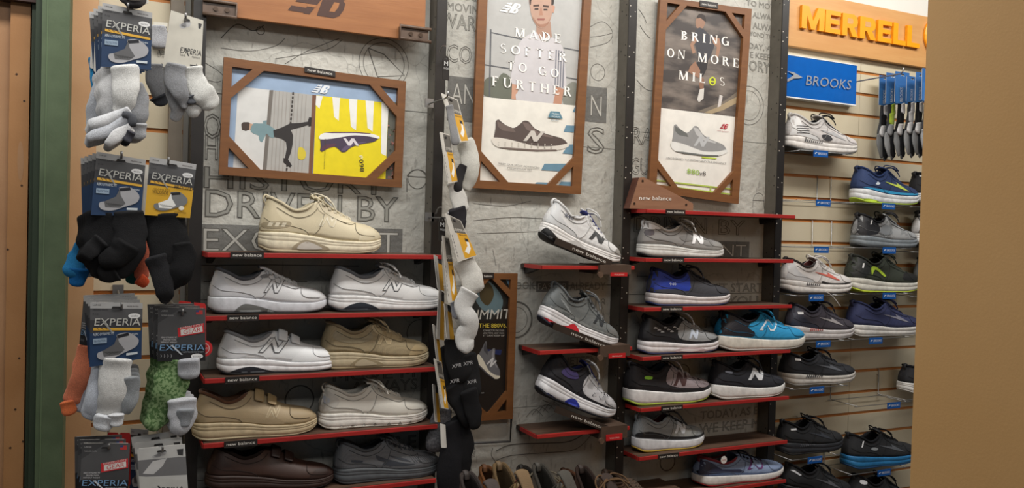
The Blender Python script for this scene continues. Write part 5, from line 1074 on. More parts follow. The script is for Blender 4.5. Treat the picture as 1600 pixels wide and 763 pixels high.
# hiking shoes standing toe-forward in a row on the low rack
zr = at(860, 740, -.20).z - .135
rk = empty('low_rack', (1.15, -.18, zr), 'low dark rack carrying the brown hiking shoes at the bottom edge', 'rack')
MB().box((.60, -.72, zr - .02), (1.60, .03, zr), M_board).build('shelf_board', rk)
MB().box((.62, -.70, .0), (.64, -.68, zr - .02), M_black).build('leg', rk); MB().box((1.56, -.70, .0), (1.58, -.68, zr - .02), M_black).build('leg', rk)
HK = [(752, 752, (84, 74, 70), (110, 60, 50), (60, 50, 46), 'charcoal hiking shoe with pink logo dot, leftmost on the low rack', -80),
      (778, 742, (150, 96, 52), (70, 46, 30), (90, 62, 44), 'orange-brown suede hiking shoe second from left on the low rack', -84),
      (806, 736, (150, 122, 84), (96, 60, 44), (120, 62, 52), 'light tan hiking boot with red and beige laces on the low rack', -84),
      (838, 742, (52, 46, 42), (36, 30, 28), (150, 140, 120), 'near black hiking shoe with speckled laces on the low rack', -86),
      (868, 738, (92, 88, 80), (60, 54, 48), (150, 130, 100), 'grey-green hiking shoe with tan laces mid rack', -80),
      (905, 748, (122, 76, 50), (60, 40, 32), (40, 30, 26), 'reddish brown leather hiking shoe with dark laces on the low rack', -78),
      (938, 742, (66, 48, 40), (40, 30, 26), (150, 116, 84), 'dark brown hiking shoe with high black collar on the low rack', -84),
      (972, 750, (96, 72, 56), (54, 40, 34), (130, 116, 100), 'mid brown hiking shoe with pale speckled laces at rack end', -80)]
for hi, (px, ytop, up_, mid_, lc_, lb, yw) in enumerate(HK):
    yh = -.02 if hi % 2 else -.36
    c = at(px, ytop, yh - .11); hh = c.z - zr
    shoe(lb, (c.x, yh, zr), .27, hh, yaw=yw, sole='walker', up=up_, upk='leather', mid=mid_, outs=(30, 26, 24), lining=cl(.5, up_), lace=cl(.7, lc_), tongue=cl(.8, up_), heel=cl(.7, up_), group='hiking shoes on the low rack', zones=[(TOEP, cl(.8, up_), 1, 'leather')], grooves=1, bow=.8, loops=hi in (3, 6),
         marks=([(sp([(.5, .5), (.54, .58), (.6, .56), (.58, .48)], 2), (206, 130, 116), 2)] if 'pink' in lb else []))
# ------------------------------------------------------------ packed socks
def quadmap(c):
    C3 = [at(*q) for q in c]  # TL TR BR BL, each (px, py, Y)
    n = (C3[1] - C3[0]).cross(C3[3] - C3[0]).normalized()
    if n.dot(CAM - C3[0]) < 0: n = -n
    dr = C3[2] - CAM; C3[2] = CAM + dr * ((C3[0] - CAM).dot(n) / dr.dot(n))
    def fn(u, v, off):
        t = C3[0].lerp(C3[1], u); b = C3[3].lerp(C3[2], u); return b.lerp(t, v) + n * off
    fn.vup = True; fn.unit = 'm'; fn.n = n; fn.h = (C3[0] - C3[3]).length; fn.w = (C3[1] - C3[0]).length; return fn
SOCKIMG = [(.02, .30), (.0, .16), (.10, .02), (.34, .0), (.62, .16), (.86, .30), (.97, .44), (.98, .70), (.74, .98), (.46, .92), (.50, .72), (.34, .48), (.16, .36)]
def card_print(fn, style):
    P = Print(fn, .00007); H = fn.h
    rect = lambda u0, v0, u1, v1: [(u0, v0), (u1, v0), (u1, v1), (u0, v1)]
    tx = lambda t, u0, u1, v, h, c, sh=0, dv=0: P.text(t, (u0, v), (u1, v + dv), h * H, c, sh)
    def simg(u0, v0, u1, v1, body, toe, cuff):
        f = lambda pl: [(u0 + (u1 - u0) * x, v0 + (v1 - v0) * y) for x, y in pl]
        P.poly(f(smoothpoly(SOCKIMG, 3)), toe); P.poly(f([(.12, .34), (.16, .12), (.52, .12), (.66, .30), (.52, .62), (.48, .88), (.40, .56)]), body); P.poly(f([(.46, .90), (.74, .98), (.76, .86), (.50, .78)]), cuff)
        for k in range(6): P.poly(f([(.16 + k * .06, .30 - .01 * k), (.30 + k * .06, .16 + .01 * k), (.31 + k * .06, .18 + .01 * k), (.17 + k * .06, .32 - .01 * k)]), cl(.75, body)); P.layer -= 1
    if style in ('navy', 'yellow'):
        body = (28, 56, 92) if style == 'navy' else (212, 164, 40)
        P.poly(rect(.0, .0, 1, 1), (86, 86, 88)); P.poly(rect(0, .90, 1, 1), (176, 176, 176)); P.poly(rect(0, 0, 1, .54), body); P.poly(rect(0, .52, 1, .72), (58, 58, 62))
        tx('LARGE', .05, .20, .945, .022, (40, 40, 40)); tx('MADE IN USA', .70, .92, .93, .022, (60, 40, 40)); tx('PADDED SOCKS', .05, .34, .87, .026, (30, 30, 30)); tx('7-10', .05, .15, .80, .025, (40, 40, 40))
        P.poly([(.84 + .12 * math.cos(k * .4488), .775 + .045 * math.sin(k * .4488)) for k in range(14)], (232, 232, 232)); tx('socks', .77, .91, .76, .03, (90, 90, 96))
        P.poly([(.06, .60), (.97, .555), (.97, .515), (.06, .56)], (222, 172, 60))
        for k in range(3): P.poly([(.12 + k * .08, .595), (.14 + k * .08, .595), (.18 + k * .08, .565), (.16 + k * .08, .565)], (120, 84, 40))
        tx('EXPERIA', .08, .96, .635, .115, (196, 196, 190), .12, -.03); P.poly([(.22, .70), (.27, .70), (.45, .50), (.42, .50)], (150, 150, 146))
        if style == 'navy':
            tx('AERO-DYNAMIC FIT', .06, .46, .475, .045, (206, 214, 220)); P.poly(rect(.06, .35, .32, .43), (150, 170, 190)); tx('PROTECTION', .08, .30, .37, .035, (24, 48, 84)); tx('THIN', .80, .92, .44, .03, (206, 214, 220)); simg(.14, .08, .94, .50, (96, 96, 98), (168, 168, 172), (24, 26, 34)); P.poly(rect(.70, .10, .92, .14), (206, 214, 220))
        else:
            tx('PROLITE', .58, .96, .515, .055, (40, 36, 30)); tx('SEAMLESS', .14, .50, .45, .03, (130, 96, 20)); tx('WICGLIDE', .12, .46, .385, .06, (90, 66, 14)); simg(.18, .10, .90, .46, (238, 238, 234), (120, 122, 124), (26, 26, 28)); P.poly([(.78 + .06 * math.cos(k * .4488), .17 + .04 * math.sin(k * .4488)) for k in range(14)], (236, 232, 220)); tx('IMPROVED', .64, .90, .07, .03, (90, 66, 14))
    elif style == 'gear':
        P.poly(rect(0, 0, 1, 1), (66, 66, 68)); P.poly(rect(0, 0, 1, .30), (24, 24, 28)); P.poly([(0, .70), (.5, 1), (1, 1), (1, .6), (0, .30)], (84, 84, 86))
        tx('LARGE', .06, .20, .92, .025, (200, 200, 200)); tx('PADDED SOCKS', .06, .32, .84, .02, (200, 200, 200)); P.poly(rect(.80, .88, .94, .96), (190, 60, 60)); P.poly(rect(.80, .925, .86, .96), (50, 70, 130))
        P.poly([(.42, .45), (.98, .54), (.97, .72), (.41, .62)], (206, 44, 52)); P.poly([(.48, .48), (.94, .555), (.93, .66), (.47, .585)], (230, 226, 222)); tx('GEAR', .53, .90, .50, .085, (206, 44, 52), 0, .065); tx('RUNNERS CHOICE', .46, .94, .595, .04, (236, 220, 216), 0, .078)
        tx('AERO-DYNAMIC FIT', .06, .40, .43, .028, (220, 220, 222)); tx('PROTECTION', .12, .38, .385, .028, (220, 220, 222)); tx('WITHOUT WEIGHT', .06, .40, .34, .028, (220, 220, 222))
        tx('EXPERIA', .04, .98, .20, .115, (120, 160, 200), .1); P.poly([(.26, .30), (.31, .30), (.52, .12), (.48, .12)], (200, 206, 214)); P.poly([(.82 + .13 * math.cos(k * .4488), .09 + .05 * math.sin(k * .4488)) for k in range(14)], (232, 232, 232)); tx('socks', .74, .90, .07, .03, (90, 90, 96))
        for k in range(4): P.poly([(.06 + k * .07, .06), (.09 + k * .07, .10), (.06 + k * .07, .14), (.07 + k * .07, .10)], (150, 150, 154))
        tx('ULTIMATE COMFORT', .52, .96, .16, .022, (180, 190, 200))
    elif style == 'white':
        P.poly(rect(0, 0, 1, 1), (206, 202, 190)); P.poly([(.84, .92), (.96, .92), (.92, .82), (.86, .82)], (60, 60, 62)); simg(.30, .74, .62, .94, (150, 150, 152), (190, 190, 192), (70, 70, 74))
        tx('EXPERIA', .40, .98, .30, .10, (40, 42, 44), .1); P.poly([(.52, .40), (.55, .40), (.66, .26), (.63, .26)], (40, 42, 44)); tx('Tech fit', .40, .56, .24, .04, (60, 60, 62)); tx('PROTECTS', .74, .95, .24, .03, (60, 60, 62)); P.poly([(.70, .08), (.86, .08), (.86, .05), (.92, .10), (.86, .14), (.86, .11), (.70, .11)], (60, 60, 62))
    elif style == 'whitegrey':
        P.poly(rect(0, 0, 1, 1), (200, 200, 198)); P.poly(rect(0, .46, 1, .78), (120, 120, 122)); P.poly([(.08, .52), (.30, .74), (.60, .78), (.50, .64), (.30, .50)], (206, 206, 206)); P.poly([(.82, .92), (.96, .92), (.94, .80), (.84, .82)], (60, 60, 62)); simg(.30, .80, .60, .94, (150, 150, 152), (180, 180, 182), (90, 90, 94))
        P.poly([(.0, .0), (1, .0), (1, .36), (.0, .48)], (196, 196, 192)); tx('EXPERIA', .20, .92, .13, .12, (40, 42, 44), .1, .03); P.poly([(.36, .28), (.40, .28), (.54, .06), (.50, .06)], (40, 42, 44)); tx('TECHFIT', .60, .86, .05, .045, (60, 60, 62))
    elif style == 'blue':
        P.poly(rect(0, 0, 1, 1), (40, 96, 158)); P.poly([(.34, .86), (.56, .93), (.66, .86), (.5, .88)], (214, 222, 232))
        P.poly([(.1, .0), (.9, .0), (.9, .52), (.1, .56)], (50, 110, 172)); v, f = text2d('BROOKS')
        A = fn(.42, .06, 0); Bq = fn(.42, .50, 0); off = fn(.42, .06, .002) - A; ez = (fn(.43, .06, 0) - A).normalized() * -1
        P.mb.add([A + off + (Bq - A) * x + ez * (y * fn.w * .22 - fn.w * .12) for x, y, z in v], f, flat((214, 222, 232)))
    elif style == 'strip':
        P.poly(rect(0, 0, 1, 1), (196, 192, 184)); P.poly(rect(.30, .62, .95, .98), (96, 92, 86)); P.poly(rect(.40, .02, .99, .62), (214, 160, 40)); P.poly([(.50, .18), (.66, .10), (.86, .22), (.90, .40), (.78, .46), (.74, .30)], (236, 236, 232)); P.poly([(.72, .42), (.90, .40), (.90, .48), (.74, .50)], (40, 40, 42)); tx('EXPERIA', .36, .94, .66, .06, (214, 210, 200)); tx('PROLITE', .50, .94, .56, .03, (40, 36, 30))
        for k in range(7): P.poly(rect(.07, .10 + k * .07, .10, .14 + k * .07), (90, 90, 92)); P.layer -= 1
    elif style == 'stripgrey':
        P.poly(rect(0, 0, 1, 1), (186, 182, 176)); P.poly(rect(.42, .0, 1, .80), (200, 150, 44)); P.poly(rect(.5, .80, 1, 1), (50, 48, 48)); P.poly(rect(.06, .2, .14, .8), (120, 120, 118))
    return P
CARD_EDGE = mat('card_white', (222, 220, 214), .6)
def sock_mat(c, kind='sock'):
    d = cl(.78, c); return mat('sock_%d_%d_%d' % tuple(c) + kind, c, .9, kind if kind != 'marl' else 'camo', rgb2=d if kind != 'marl' else (72, 104, 58), scale=4)
def add_sock(parent, pts, Y, c, thick=.35, kind='sock', name='sock'):
    P = curve([(p[0], p[1], 0) for p in pts], 4); Wd = [Vector((p[2], 0, 0)) for p in pts]; Wc = curve(Wd, 4)
    p3 = [at(p.x, p.y, Y + .003 * math.sin(i * .7)) for i, p in enumerate(P)]; rr = [max(.003, w.x * .5 * mpp(q)) for w, q in zip(Wc, p3)]
    # rounded ends
    p3 = [p3[0] + (p3[0] - p3[1]) * .2] + p3 + [p3[-1] + (p3[-1] - p3[-2]).normalized() * rr[-1] * .45]; rr = [rr[0] * .7] + rr + [rr[-1] * .55]
    mb = MB(); mb.tube(p3, rr, sock_mat(c, kind), 14, thick, up=(0, 1, 0))
    # knitted ribs and folds give each sock an uneven surface
    rnd = random.Random(int(pts[0][0] * 7 + pts[0][1]))
    ph = rnd.random() * 6; cen = p3[0]
    for i, v in enumerate(mb.v):
        q = p3[min(i // 14, len(p3) - 1)]; ang = 2 * math.pi * (i % 14) / 14; s_ = i // 14
        k = 1 + .10 * math.sin(v.x * 260 + ph) * math.sin(v.z * 190 + ph * 2) + .07 * math.sin(ang * 3 + s_ * .35 + ph) + .05 * math.sin(s_ * 1.7 + ph); mb.v[i] = q + (v - q) * k
    return smooth_sub(mb.build(name, parent, smooth=True))
def card(parent, c, style, tabs=True, back=None):
    fn = quadmap(c); n = fn.n
    out = [(0, .05), (.03, .012), (.08, 0), (.92, 0), (.97, .012), (1, .05), (1, .96), (.96, 1), (.56, 1), (.55, .975), (.45, .975), (.44, 1), (.04, 1), (0, .96)]
    mb = MB(); mb.prism([fn(u, v, 0) for u, v in out], -n * .0016, back or CARD_EDGE); cd_ = mb.build('card', parent)
    if style:
        P = card_print(fn, style); P.build('card_print', cd_)
        mb = MB(); mb.prism([fn(u, v, .0016) for u, v in ((.40, .90), (.60, .90), (.58, .935), (.42, .935))], n * .0003, mat('slot_dark2', (40, 38, 38), .8)); mb.build('hang_slot', cd_)
    return fn
def Q(tl, tr, br, bl, Y, dY=0): return [(*tl, Y), (*tr, Y + dY), (*br, Y + dY), (*bl, Y)]
def pack(label, corners, style, socks, group='packed socks on the left pegs', cat='socks', name='sock_pack', Y=None, back=None):
    Y = corners[0][2]; base = at(sum(c[0] for c in corners) / 4, corners[2][1], Y)
    r = empty(name, base, label, cat, group)
    card(r, corners, style, back=back)
    for s in socks:
        pts, col, yo = s[0], s[1], s[2]; add_sock(r, pts, Y + yo, col, s[3] if len(s) > 3 else .35, s[4] if len(s) > 4 else 'sock')
    return r
def peg(label, px, py, Yf, Yb=None, tip=7):
    Yb = YS if Yb is None else Yb; p = at(px, py, Yf); s = mpp(p)
    r = empty('peg_hook', Vector((p.x, Yb, p.z)), label, 'peg hook', 'wire peg hooks')
    MB().tube([Vector((p.x, Yb, p.z - .004)), Vector((p.x, Yf + .01, p.z - .004)), Vector((p.x, Yf, p.z - .001)), Vector((p.x, Yf - .004, p.z + tip * s))], .0022, M_wire, 8).build('wire', r, smooth=True)
    MB().box((p.x - .012, Yb - .004, p.z - .014), (p.x + .012, Yb, p.z + .010), M_wire).build('back_plate', r)
def behind(src, n, dx, dy, dz, labels):
    b = src.matrix_world.translation.copy() if False else WM[src].translation.copy()
    for k in range(n):
        m4 = Matrix.Translation(b + Vector((dx * (k + 1), dy * (k + 1), dz * (k + 1)))) @ Matrix.Rotation(R(-1.5 * (k + 1)), 4, 'Y')
        c = copy_tree(src, m4); c['label'] = labels[k]
ORD = ['second', 'third', 'fourth', 'fifth', 'sixth']
YL = -.36
W_, GR, DG, BK = (222, 222, 224), (150, 152, 156), (84, 86, 92), (24, 24, 26)
# top-left stack: navy card with white and grey socks
a = pack('white and grey socks on a navy card at the top left peg', Q((160, 4), (238, 20), (236, 109), (158, 104), YL), 'navy',
         [([(186, 100, 54), (188, 130, 60), (186, 165, 56), (182, 192, 44)], W_, .012), ([(194, 102, 40), (198, 130, 42), (194, 158, 34), (188, 176, 24)], (234, 234, 232), -.006), ([(212, 130, 22), (217, 160, 30), (214, 190, 28)], GR, .000, .45), ([(214, 192, 32), (213, 214, 26)], (176, 178, 182), -.004, .5),
          ([(202, 172, 14), (172, 186, 20), (142, 196, 20)], (222, 224, 228), -.010, .6), ([(198, 186, 14), (166, 204, 22), (138, 216, 15)], (208, 212, 220), -.012, .6), ([(206, 200, 16), (184, 212, 20), (168, 226, 12)], (226, 226, 228), -.016, .6), ([(192, 178, 10), (206, 184, 14), (208, 196, 12)], DG, -.018, .5), ([(206, 206, 14), (198, 220, 14)], (70, 70, 78), -.020, .5)])
behind(a, 3, -.0045, .020, -.001, ['navy carded pack, %s on the top left peg behind the white and grey socks' % ORD[k] for k in range(3)])
pack('bright blue sock on a card edge at far left of the top left peg', Q((146, 22), (168, 18), (166, 112), (140, 106), YL + .085), None, [([(150, 90, 22), (152, 120, 20), (150, 150, 14), (146, 160, 8)], (44, 140, 196), .004)])
pack('pale striped sock edge showing behind the top left navy card', Q((150, 16), (170, 12), (168, 112), (146, 112), YL + .055), None, [([(164, 100, 22), (160, 130, 22), (150, 165, 26), (146, 196, 22)], (200, 204, 212), .006)])
peg('wire peg carrying the navy carded white socks at top left', 200, 12, YL - .008)
# top right of the left group: cream card
a = pack('grey and white socks on a tilted cream card beside the header bracket', Q((267, 16), (318, 32), (314, 112), (254, 104), YL + .04), 'white',
         [([(276, 100, 30), (274, 125, 34), (284, 150, 24), (288, 168, 10)], GR, -.006), ([(268, 104, 24), (270, 140, 26), (278, 168, 24), (272, 186, 16)], (190, 192, 196), .012), ([(300, 104, 34), (306, 130, 34), (320, 150, 38), (330, 165, 30)], (226, 226, 222), .002), ([(290, 130, 22), (300, 160, 30), (302, 180, 20)], (228, 228, 226), .008), ([(296, 150, 18), (300, 160, 16)], DG, -.006)])
pack('grey sock with dark heel on a pale card behind the cream card', Q((240, 34), (262, 36), (258, 108), (236, 106), YL + .10), 'white', [([(246, 40, 26), (248, 70, 30)], (186, 188, 194), -.006), ([(244, 100, 30), (246, 130, 34), (254, 155, 26)], (130, 132, 136), .004), ([(248, 150, 30), (254, 162, 20)], (60, 62, 68), -.004)])
peg('wire peg carrying the cream carded grey and white socks', 290, 28, YL + .03)
# second row
a = pack('black socks on a navy card in the second row of the left pegs', Q((151, 237), (228, 250), (220, 338), (142, 336), YL), 'navy',
         [([(166, 330, 52), (166, 370, 66), (166, 400, 60), (172, 425, 46)], BK, .010), ([(200, 330, 46), (202, 365, 52), (196, 400, 50), (186, 428, 34)], (34, 34, 36), .002), ([(160, 376, 26), (144, 390, 26), (134, 402, 20)], (32, 32, 34), -.008), ([(200, 380, 40), (184, 400, 40), (160, 408, 26)], (22, 22, 24), -.010, .5), ([(180, 420, 44), (160, 428, 30)], (36, 36, 38), .0)])
behind(a, 4, -.0040, .018, -.001, ['navy carded black socks, %s pack back on the second-row left peg' % ORD[k] for k in range(4)])
pack('bright blue sock hanging left behind the black socks', Q((136, 250), (150, 246), (150, 336), (134, 332), YL + .10), None, [([(140, 330, 16), (136, 360, 20), (130, 385, 26), (122, 405, 32), (114, 428, 34)], (48, 134, 192), .004), ([(124, 420, 34), (120, 444, 22)], (30, 108, 176), -.002), ([(138, 410, 18), (140, 430, 16)], (200, 204, 214), .002)])
pack('teal sock edge between the black socks and the yellow card', Q((218, 256), (232, 258), (226, 338), (214, 338), YL + .08), None, [([(220, 330, 20), (222, 370, 22), (214, 410, 26), (206, 440, 20)], (34, 94, 92), .006)])
peg('wire peg carrying the navy carded black socks', 190, 244, YL - .008)
pack('black socks on a yellow card in the second row of the left pegs', Q((234, 245), (307, 257), (297, 341), (226, 336), YL), 'yellow',
     [([(260, 332, 60), (262, 370, 62), (268, 410, 64), (274, 440, 50)], (30, 30, 32), .010), ([(244, 400, 34), (254, 430, 34), (258, 460, 26), (256, 472, 14)], (40, 40, 43), -.004), ([(284, 380, 30), (286, 410, 40), (276, 436, 30), (262, 452, 16)], (26, 26, 28), -.004)])
pack('orange sock hanging behind the black socks with yellow card', Q((226, 262), (240, 262), (234, 340), (222, 338), YL + .07), None, [([(228, 340, 14), (226, 370, 18), (222, 405, 22), (222, 432, 24)], (226, 120, 92), .004), ([(216, 436, 20), (228, 444, 16)], (244, 98, 54), -.004)])
peg('wire peg carrying the yellow carded black socks', 263, 253, YL - .008)
# third row
a = pack('white socks with grey heel on a navy card in the third row', Q((141, 472), (223, 474), (221, 561), (140, 574), YL), 'navy',
         [([(184, 560, 46), (180, 590, 48), (176, 625, 44), (170, 650, 40)], (224, 224, 222), .002), ([(160, 566, 24), (156, 600, 30), (148, 635, 36), (140, 650, 30)], (206, 212, 224), .012), ([(204, 590, 26), (204, 620, 26), (198, 645, 14)], (146, 150, 154), -.004), ([(166, 650, 36), (160, 668, 30)], (220, 224, 230), -.004), ([(182, 648, 26), (182, 664, 18)], (222, 224, 228), -.008)])
behind(a, 3, -.0015, .018, .004, ['navy carded white socks, %s pack back on the third-row left peg' % ORD[k] for k in range(3)])
pack('coral orange sock hanging left of the third-row white socks', Q((131, 462), (148, 464), (146, 544), (124, 538), YL + .07), 'gear', [([(136, 540, 26), (130, 570, 28), (122, 600, 28), (112, 626, 30)], (236, 140, 104), .004), ([(104, 628, 20), (108, 645, 24)], (242, 128, 76), -.004), ([(138, 610, 28), (126, 640, 24)], (190, 196, 208), .006)])
peg('wire peg carrying the navy carded white socks in the third row', 190, 480, YL - .008)
GN = (128, 154, 108)
a = pack('green marled socks with grey heels on a black card, third row', Q((247, 480), (321, 482), (321, 564), (246, 565), YL + .02), 'gear',
         [([(276, 560, 50), (270, 590, 54), (262, 620, 52), (246, 650, 40), (236, 668, 26)], GN, .008, .3, 'marl'), ([(296, 562, 34), (296, 586, 34)], (178, 180, 186), -.006), ([(284, 624, 44), (284, 655, 42), (276, 675, 26)], (200, 202, 208), -.006), ([(290, 640, 28), (288, 664, 20)], (150, 154, 160), -.014)])
behind(a, 2, -.006, .022, .002, ['black carded green socks, %s pack back on the third-row peg' % ORD[k] for k in range(2)])
red_edge = mat('card_red', (196, 44, 42), .5)
pack('red topped card with round red tag behind the green socks', Q((279, 470), (322, 475), (322, 560), (280, 560), YL + .08), None, [], back=red_edge)
r = empty('round_tag', at(322, 545, YL + .05), 'round red seal tag peeping out right of the green socks card', 'tag'); MB().disc(at(318, 545, YL + .05), .0175, mat('tag_red2', (206, 46, 50), .5), th=.001, n=24).build('disc', r)
P = Print(locmap(Matrix.Translation(at(318, 545, YL + .049))), .0003); P.poly([(.012 * math.cos(k * .35), .012 * math.sin(k * .35)) for k in range(18)], (226, 206, 204)); P.poly([(.0105 * math.cos(k * .35), .0105 * math.sin(k * .35)) for k in range(18)], (206, 46, 50)); P.text('WARRANTY', (-.009, -.002), (.009, -.002), .004, (236, 226, 222)); P.build('lettering', r)
peg('wire peg carrying the green marled socks', 285, 490, YL + .012)
# bottom row
a = pack('black carded socks with red stamp at the bottom left corner', Q((128, 693), (203, 693), (200, 776), (124, 776), YL), 'gear', [([(164, 770, 60), (164, 800, 60)], GR, .010)])
behind(a, 2, -.004, .02, .003, ['red stamped black card, %s pack back at the bottom left' % ORD[k] for k in range(2)])
pack('red topped card behind the bottom left black card', Q((168, 676), (204, 677), (204, 760), (168, 760), YL + .07), None, [], back=red_edge)
peg('wire peg carrying the bottom left black card', 170, 700, YL - .008)
a = pack('grey socks in a white sleeve card at the bottom beside the dark brown shoe', Q((214, 702), (289, 694), (295, 783), (220, 783), YL + .01), 'whitegrey', [([(256, 778, 60), (256, 800, 60)], GR, .010)])
behind(a, 2, -.002, .022, .008, ['white sleeve card, %s pack back at the bottom row' % ORD[k] for k in range(2)])
pack('navy card edge between the two bottom row packs', Q((204, 670), (232, 672), (228, 770), (202, 768), YL + .09), 'navy', [])
peg('wire peg carrying the white sleeve card', 254, 704, YL)
pack('underside of a dark edged grey sock card at the very top', Q((182, -60), (236, -56), (232, 6), (190, 4), YL), None, [([(209, -30, 44), (209, 0, 40), (209, 9, 24)], (60, 58, 60), -.004), ([(209, -30, 30), (209, -4, 28)], (206, 204, 200), -.012)])
# ------------------------------------------------------------ dangling socks in the middle
YM = -.11; GM = 'carded socks dangling in mid wall'
def mid(label, tl, tr, br, bl, style, socks, Y=YM, dY=.03):
    socks = [([(x, y, w * 1.28) for x, y, w in s[0]],) + tuple(s[1:]) for s in socks]; dY = dY * .5
    pack(label, Q(tl, tr, br, bl, Y, dY), style, socks, group=GM)
mid('topmost yellow carded white and black sock in mid wall', (689, 145), (715, 156), (732, 221), (714, 223), 'strip', [([(726, 220, 24), (734, 245, 26), (736, 272, 22), (726, 292, 18)], (220, 218, 210), .03), ([(724, 258, 12), (716, 278, 14), (716, 298, 12)], (50, 48, 50), .01), ([(702, 165, 10), (706, 190, 10), (712, 224, 12)], (150, 150, 152), -.004)])
mid('second yellow card in mid wall, with white socks and black cuffs', (687, 206), (703, 211), (715, 284), (700, 287), 'strip', [([(708, 284, 18), (716, 310, 22), (720, 330, 22)], (216, 214, 208), .03), ([(712, 326, 26), (716, 345, 24), (722, 357, 14)], (44, 42, 46), .02)], Y=YM - .02)
mid('yellow card facing right with long white sock in mid wall', (695, 333), (720, 345), (745, 400), (715, 410), 'strip', [([(722, 404, 28), (736, 430, 30), (740, 452, 30)], (224, 222, 216), .03), ([(734, 455, 28), (722, 480, 24), (734, 505, 28), (726, 530, 30), (732, 545, 22)], (220, 220, 218), .02)], Y=YM - .035)
mid('slim yellow card left of the long white sock', (691, 368), (702, 372), (716, 470), (700, 474), 'strip', [([(712, 470, 16), (716, 495, 16)], (190, 194, 206), .03)], Y=YM - .02)
mid('yellow card edge beside the red shelf end in mid wall', (678, 398), (690, 404), (694, 455), (684, 452), 'stripgrey', [], Y=YM + .02, dY=.04)
mid('long white card edge below the red shelf end in mid wall', (686, 452), (694, 458), (694, 532), (682, 530), 'stripgrey', [], Y=YM + .02, dY=.03)
mid('grey and yellow card edge below the long white sock', (694, 474), (704, 478), (710, 531), (698, 530), 'stripgrey', [([(706, 528, 20), (712, 560, 30), (722, 590, 34)], (36, 36, 38), .03)], Y=YM, dY=.04)
mid('upper pair of black lettered socks in mid wall', (676, 506), (684, 512), (692, 577), (684, 577), 'stripgrey', [([(700, 540, 24), (708, 575, 40), (716, 610, 36)], (32, 32, 34), .03), ([(728, 555, 28), (734, 590, 28), (738, 620, 26)], (36, 36, 38), .01)], Y=YM + .02, dY=.04)
mid('lower yellow card with black socks in mid wall', (678, 560), (690, 566), (701, 640), (690, 638), 'strip', [([(708, 600, 30), (724, 630, 34), (736, 660, 26)], (34, 34, 36), .03), ([(732, 610, 24), (740, 645, 22), (742, 668, 14)], (28, 28, 30), .01)], Y=YM, dY=.05)
mid('grey patterned socks hanging lowest left in mid wall', (676, 600), (684, 604), (688, 660), (680, 660), 'stripgrey', [([(692, 640, 24), (686, 670, 30), (680, 700, 28)], (96, 96, 100), .03, .35, 'camo'), ([(704, 660, 26), (708, 695, 30), (702, 740, 34), (706, 775, 34)], (34, 34, 38), .02)], Y=YM + .02, dY=.04)
mid('lowest black lettered sock in mid wall above the hiking shoes', (688, 662), (696, 664), (698, 700), (690, 700), None, [([(716, 650, 20), (724, 690, 30), (716, 720, 34), (712, 760, 36)], (30, 30, 33), .03)], Y=YM + .015, dY=.03)
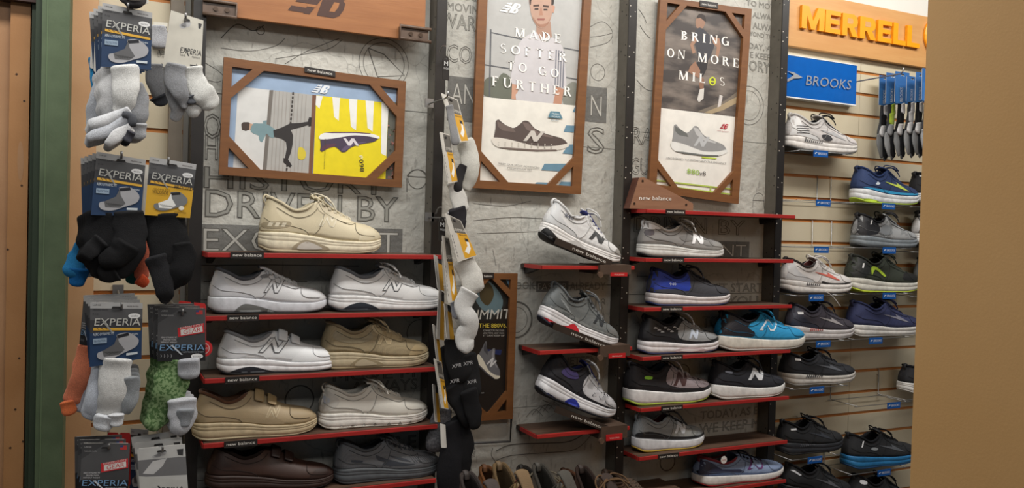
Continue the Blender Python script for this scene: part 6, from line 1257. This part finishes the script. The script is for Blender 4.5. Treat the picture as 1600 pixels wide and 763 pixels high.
# words knitted into the black socks
k = 0
for x, y in ((706, 576), (724, 572), (703, 600), (730, 601)):
    P = Print(pixmap(YM - .028), .0004); P.text('XPR', (x, y), (x + 15, y - 3), 6, (176, 176, 178)); k += 1
    w_ = [o for o in COL.objects if o.get('label') == 'upper pair of black lettered socks in mid wall'][0]; P.build('lettering', w_)
for px, py, lb in ((697, 100, 'upper'), (691, 352, 'lower')):
    r = empty('hook_sign', at(px, py + 24, -.10), '%s black arched plastic hook tag on the middle upright' % lb, 'hook', 'arched hook tags on the middle upright')
    pts = [(px - 5, py + 24), (px + 5, py + 26), (px + 5, py - 4), (px + 3, py - 11), (px, py - 13), (px - 4, py - 10), (px - 5, py - 4)]
    MB().prism([at(x, y, -.10) for x, y in pts], (0, .003, 0), M_black).build('tag_plate', r)
    P = Print(pixmap(-.102), .0003); P.text('M', (px - 3, py + 2), (px + 3, py + 3), 7, (206, 206, 204)); P.text('SOCKS', (px - 3.6, py + 8), (px + 3.6, py + 9), 3, (206, 206, 204)); P.build('lettering', r)
    MB().tube([at(px, py - 8, .0), at(px, py - 8, -.10)], .002, M_wire, 6).build('peg', r)
    MB().tube(curve([at(px - 10, py - 18, -.05), at(px - 6, py - 27, -.08), at(px - 1, py - 28, -.10)], 5), .0018, M_wire, 6).build('peg', r)
peg('wire peg of the topmost dangling sock card', 699, 150, YM - .02, .004); peg('wire peg of the long white sock card', 699, 338, YM - .02, .004)
# ------------------------------------------------------------ blue carded socks at the right
GB = 'blue carded socks beside the tan end panel'
yy = .035
data = [(1374, 1392, 117, 165, (70, 72, 76), W_, 'leftmost'), (1385, 1405, 113, 163, (60, 62, 66), (170, 196, 60), 'lime banded'), (1399, 1421, 111, 162, BK, W_, 'white toed'), (1417, 1434, 118, 160, (52, 54, 58), (206, 206, 208), 'grey topped'), (1431, 1446, 112, 160, BK, (226, 226, 226), 'black and white'), (1441, 1462, 106, 158, (60, 60, 64), GR, 'rightmost')]
for k, (x0, x1, y0, y1, c1, c2, nm) in enumerate(data):
    Y = yy - .034 * k; xm = (x0 + x1) / 2; hk = y1
    pack('%s blue carded sock pack in the row beside the near end panel' % nm, Q((x0, y0), (x1, y0 + 3), (x1 - 1, y1 + 1), (x0 - 1, y1 - 1), Y), 'blue',
         [([(xm - 3, hk, 13), (xm - 4, hk + 25, 14), (xm - 6, hk + 50, 20), (xm - 4, hk + 75, 16)], c1, .006), ([(xm + 1, hk, 9), (xm + 1, hk + 14, 10)], c2, -.006), ([(xm - 1, hk + 14, 12), (xm - 2, hk + 30, 12)], BK if k % 2 == 0 else c2, -.004),
          ([(xm - 2, hk + 32, 12), (xm - 5, hk + 46, 14)], W_ if k != 1 else (150, 152, 156), -.007), ([(xm + 2, hk + 40, 12), (xm - 1, hk + 66, 13), (xm + 1, hk + 82, 10)], (40, 41, 44), -.005), ([(xm - 8, hk + 44, 12), (xm - 9, hk + 60, 14), (xm - 5, hk + 80, 10)], (128, 130, 132) if k % 2 == 0 else (150, 152, 154), -.002), ([(xm + 2, hk + 76, 9), (xm - 2, hk + 84, 9)], (110, 112, 116), -.008)], group=GB)
peg('wire peg carrying the blue carded socks', 1410, 113, yy - .18)
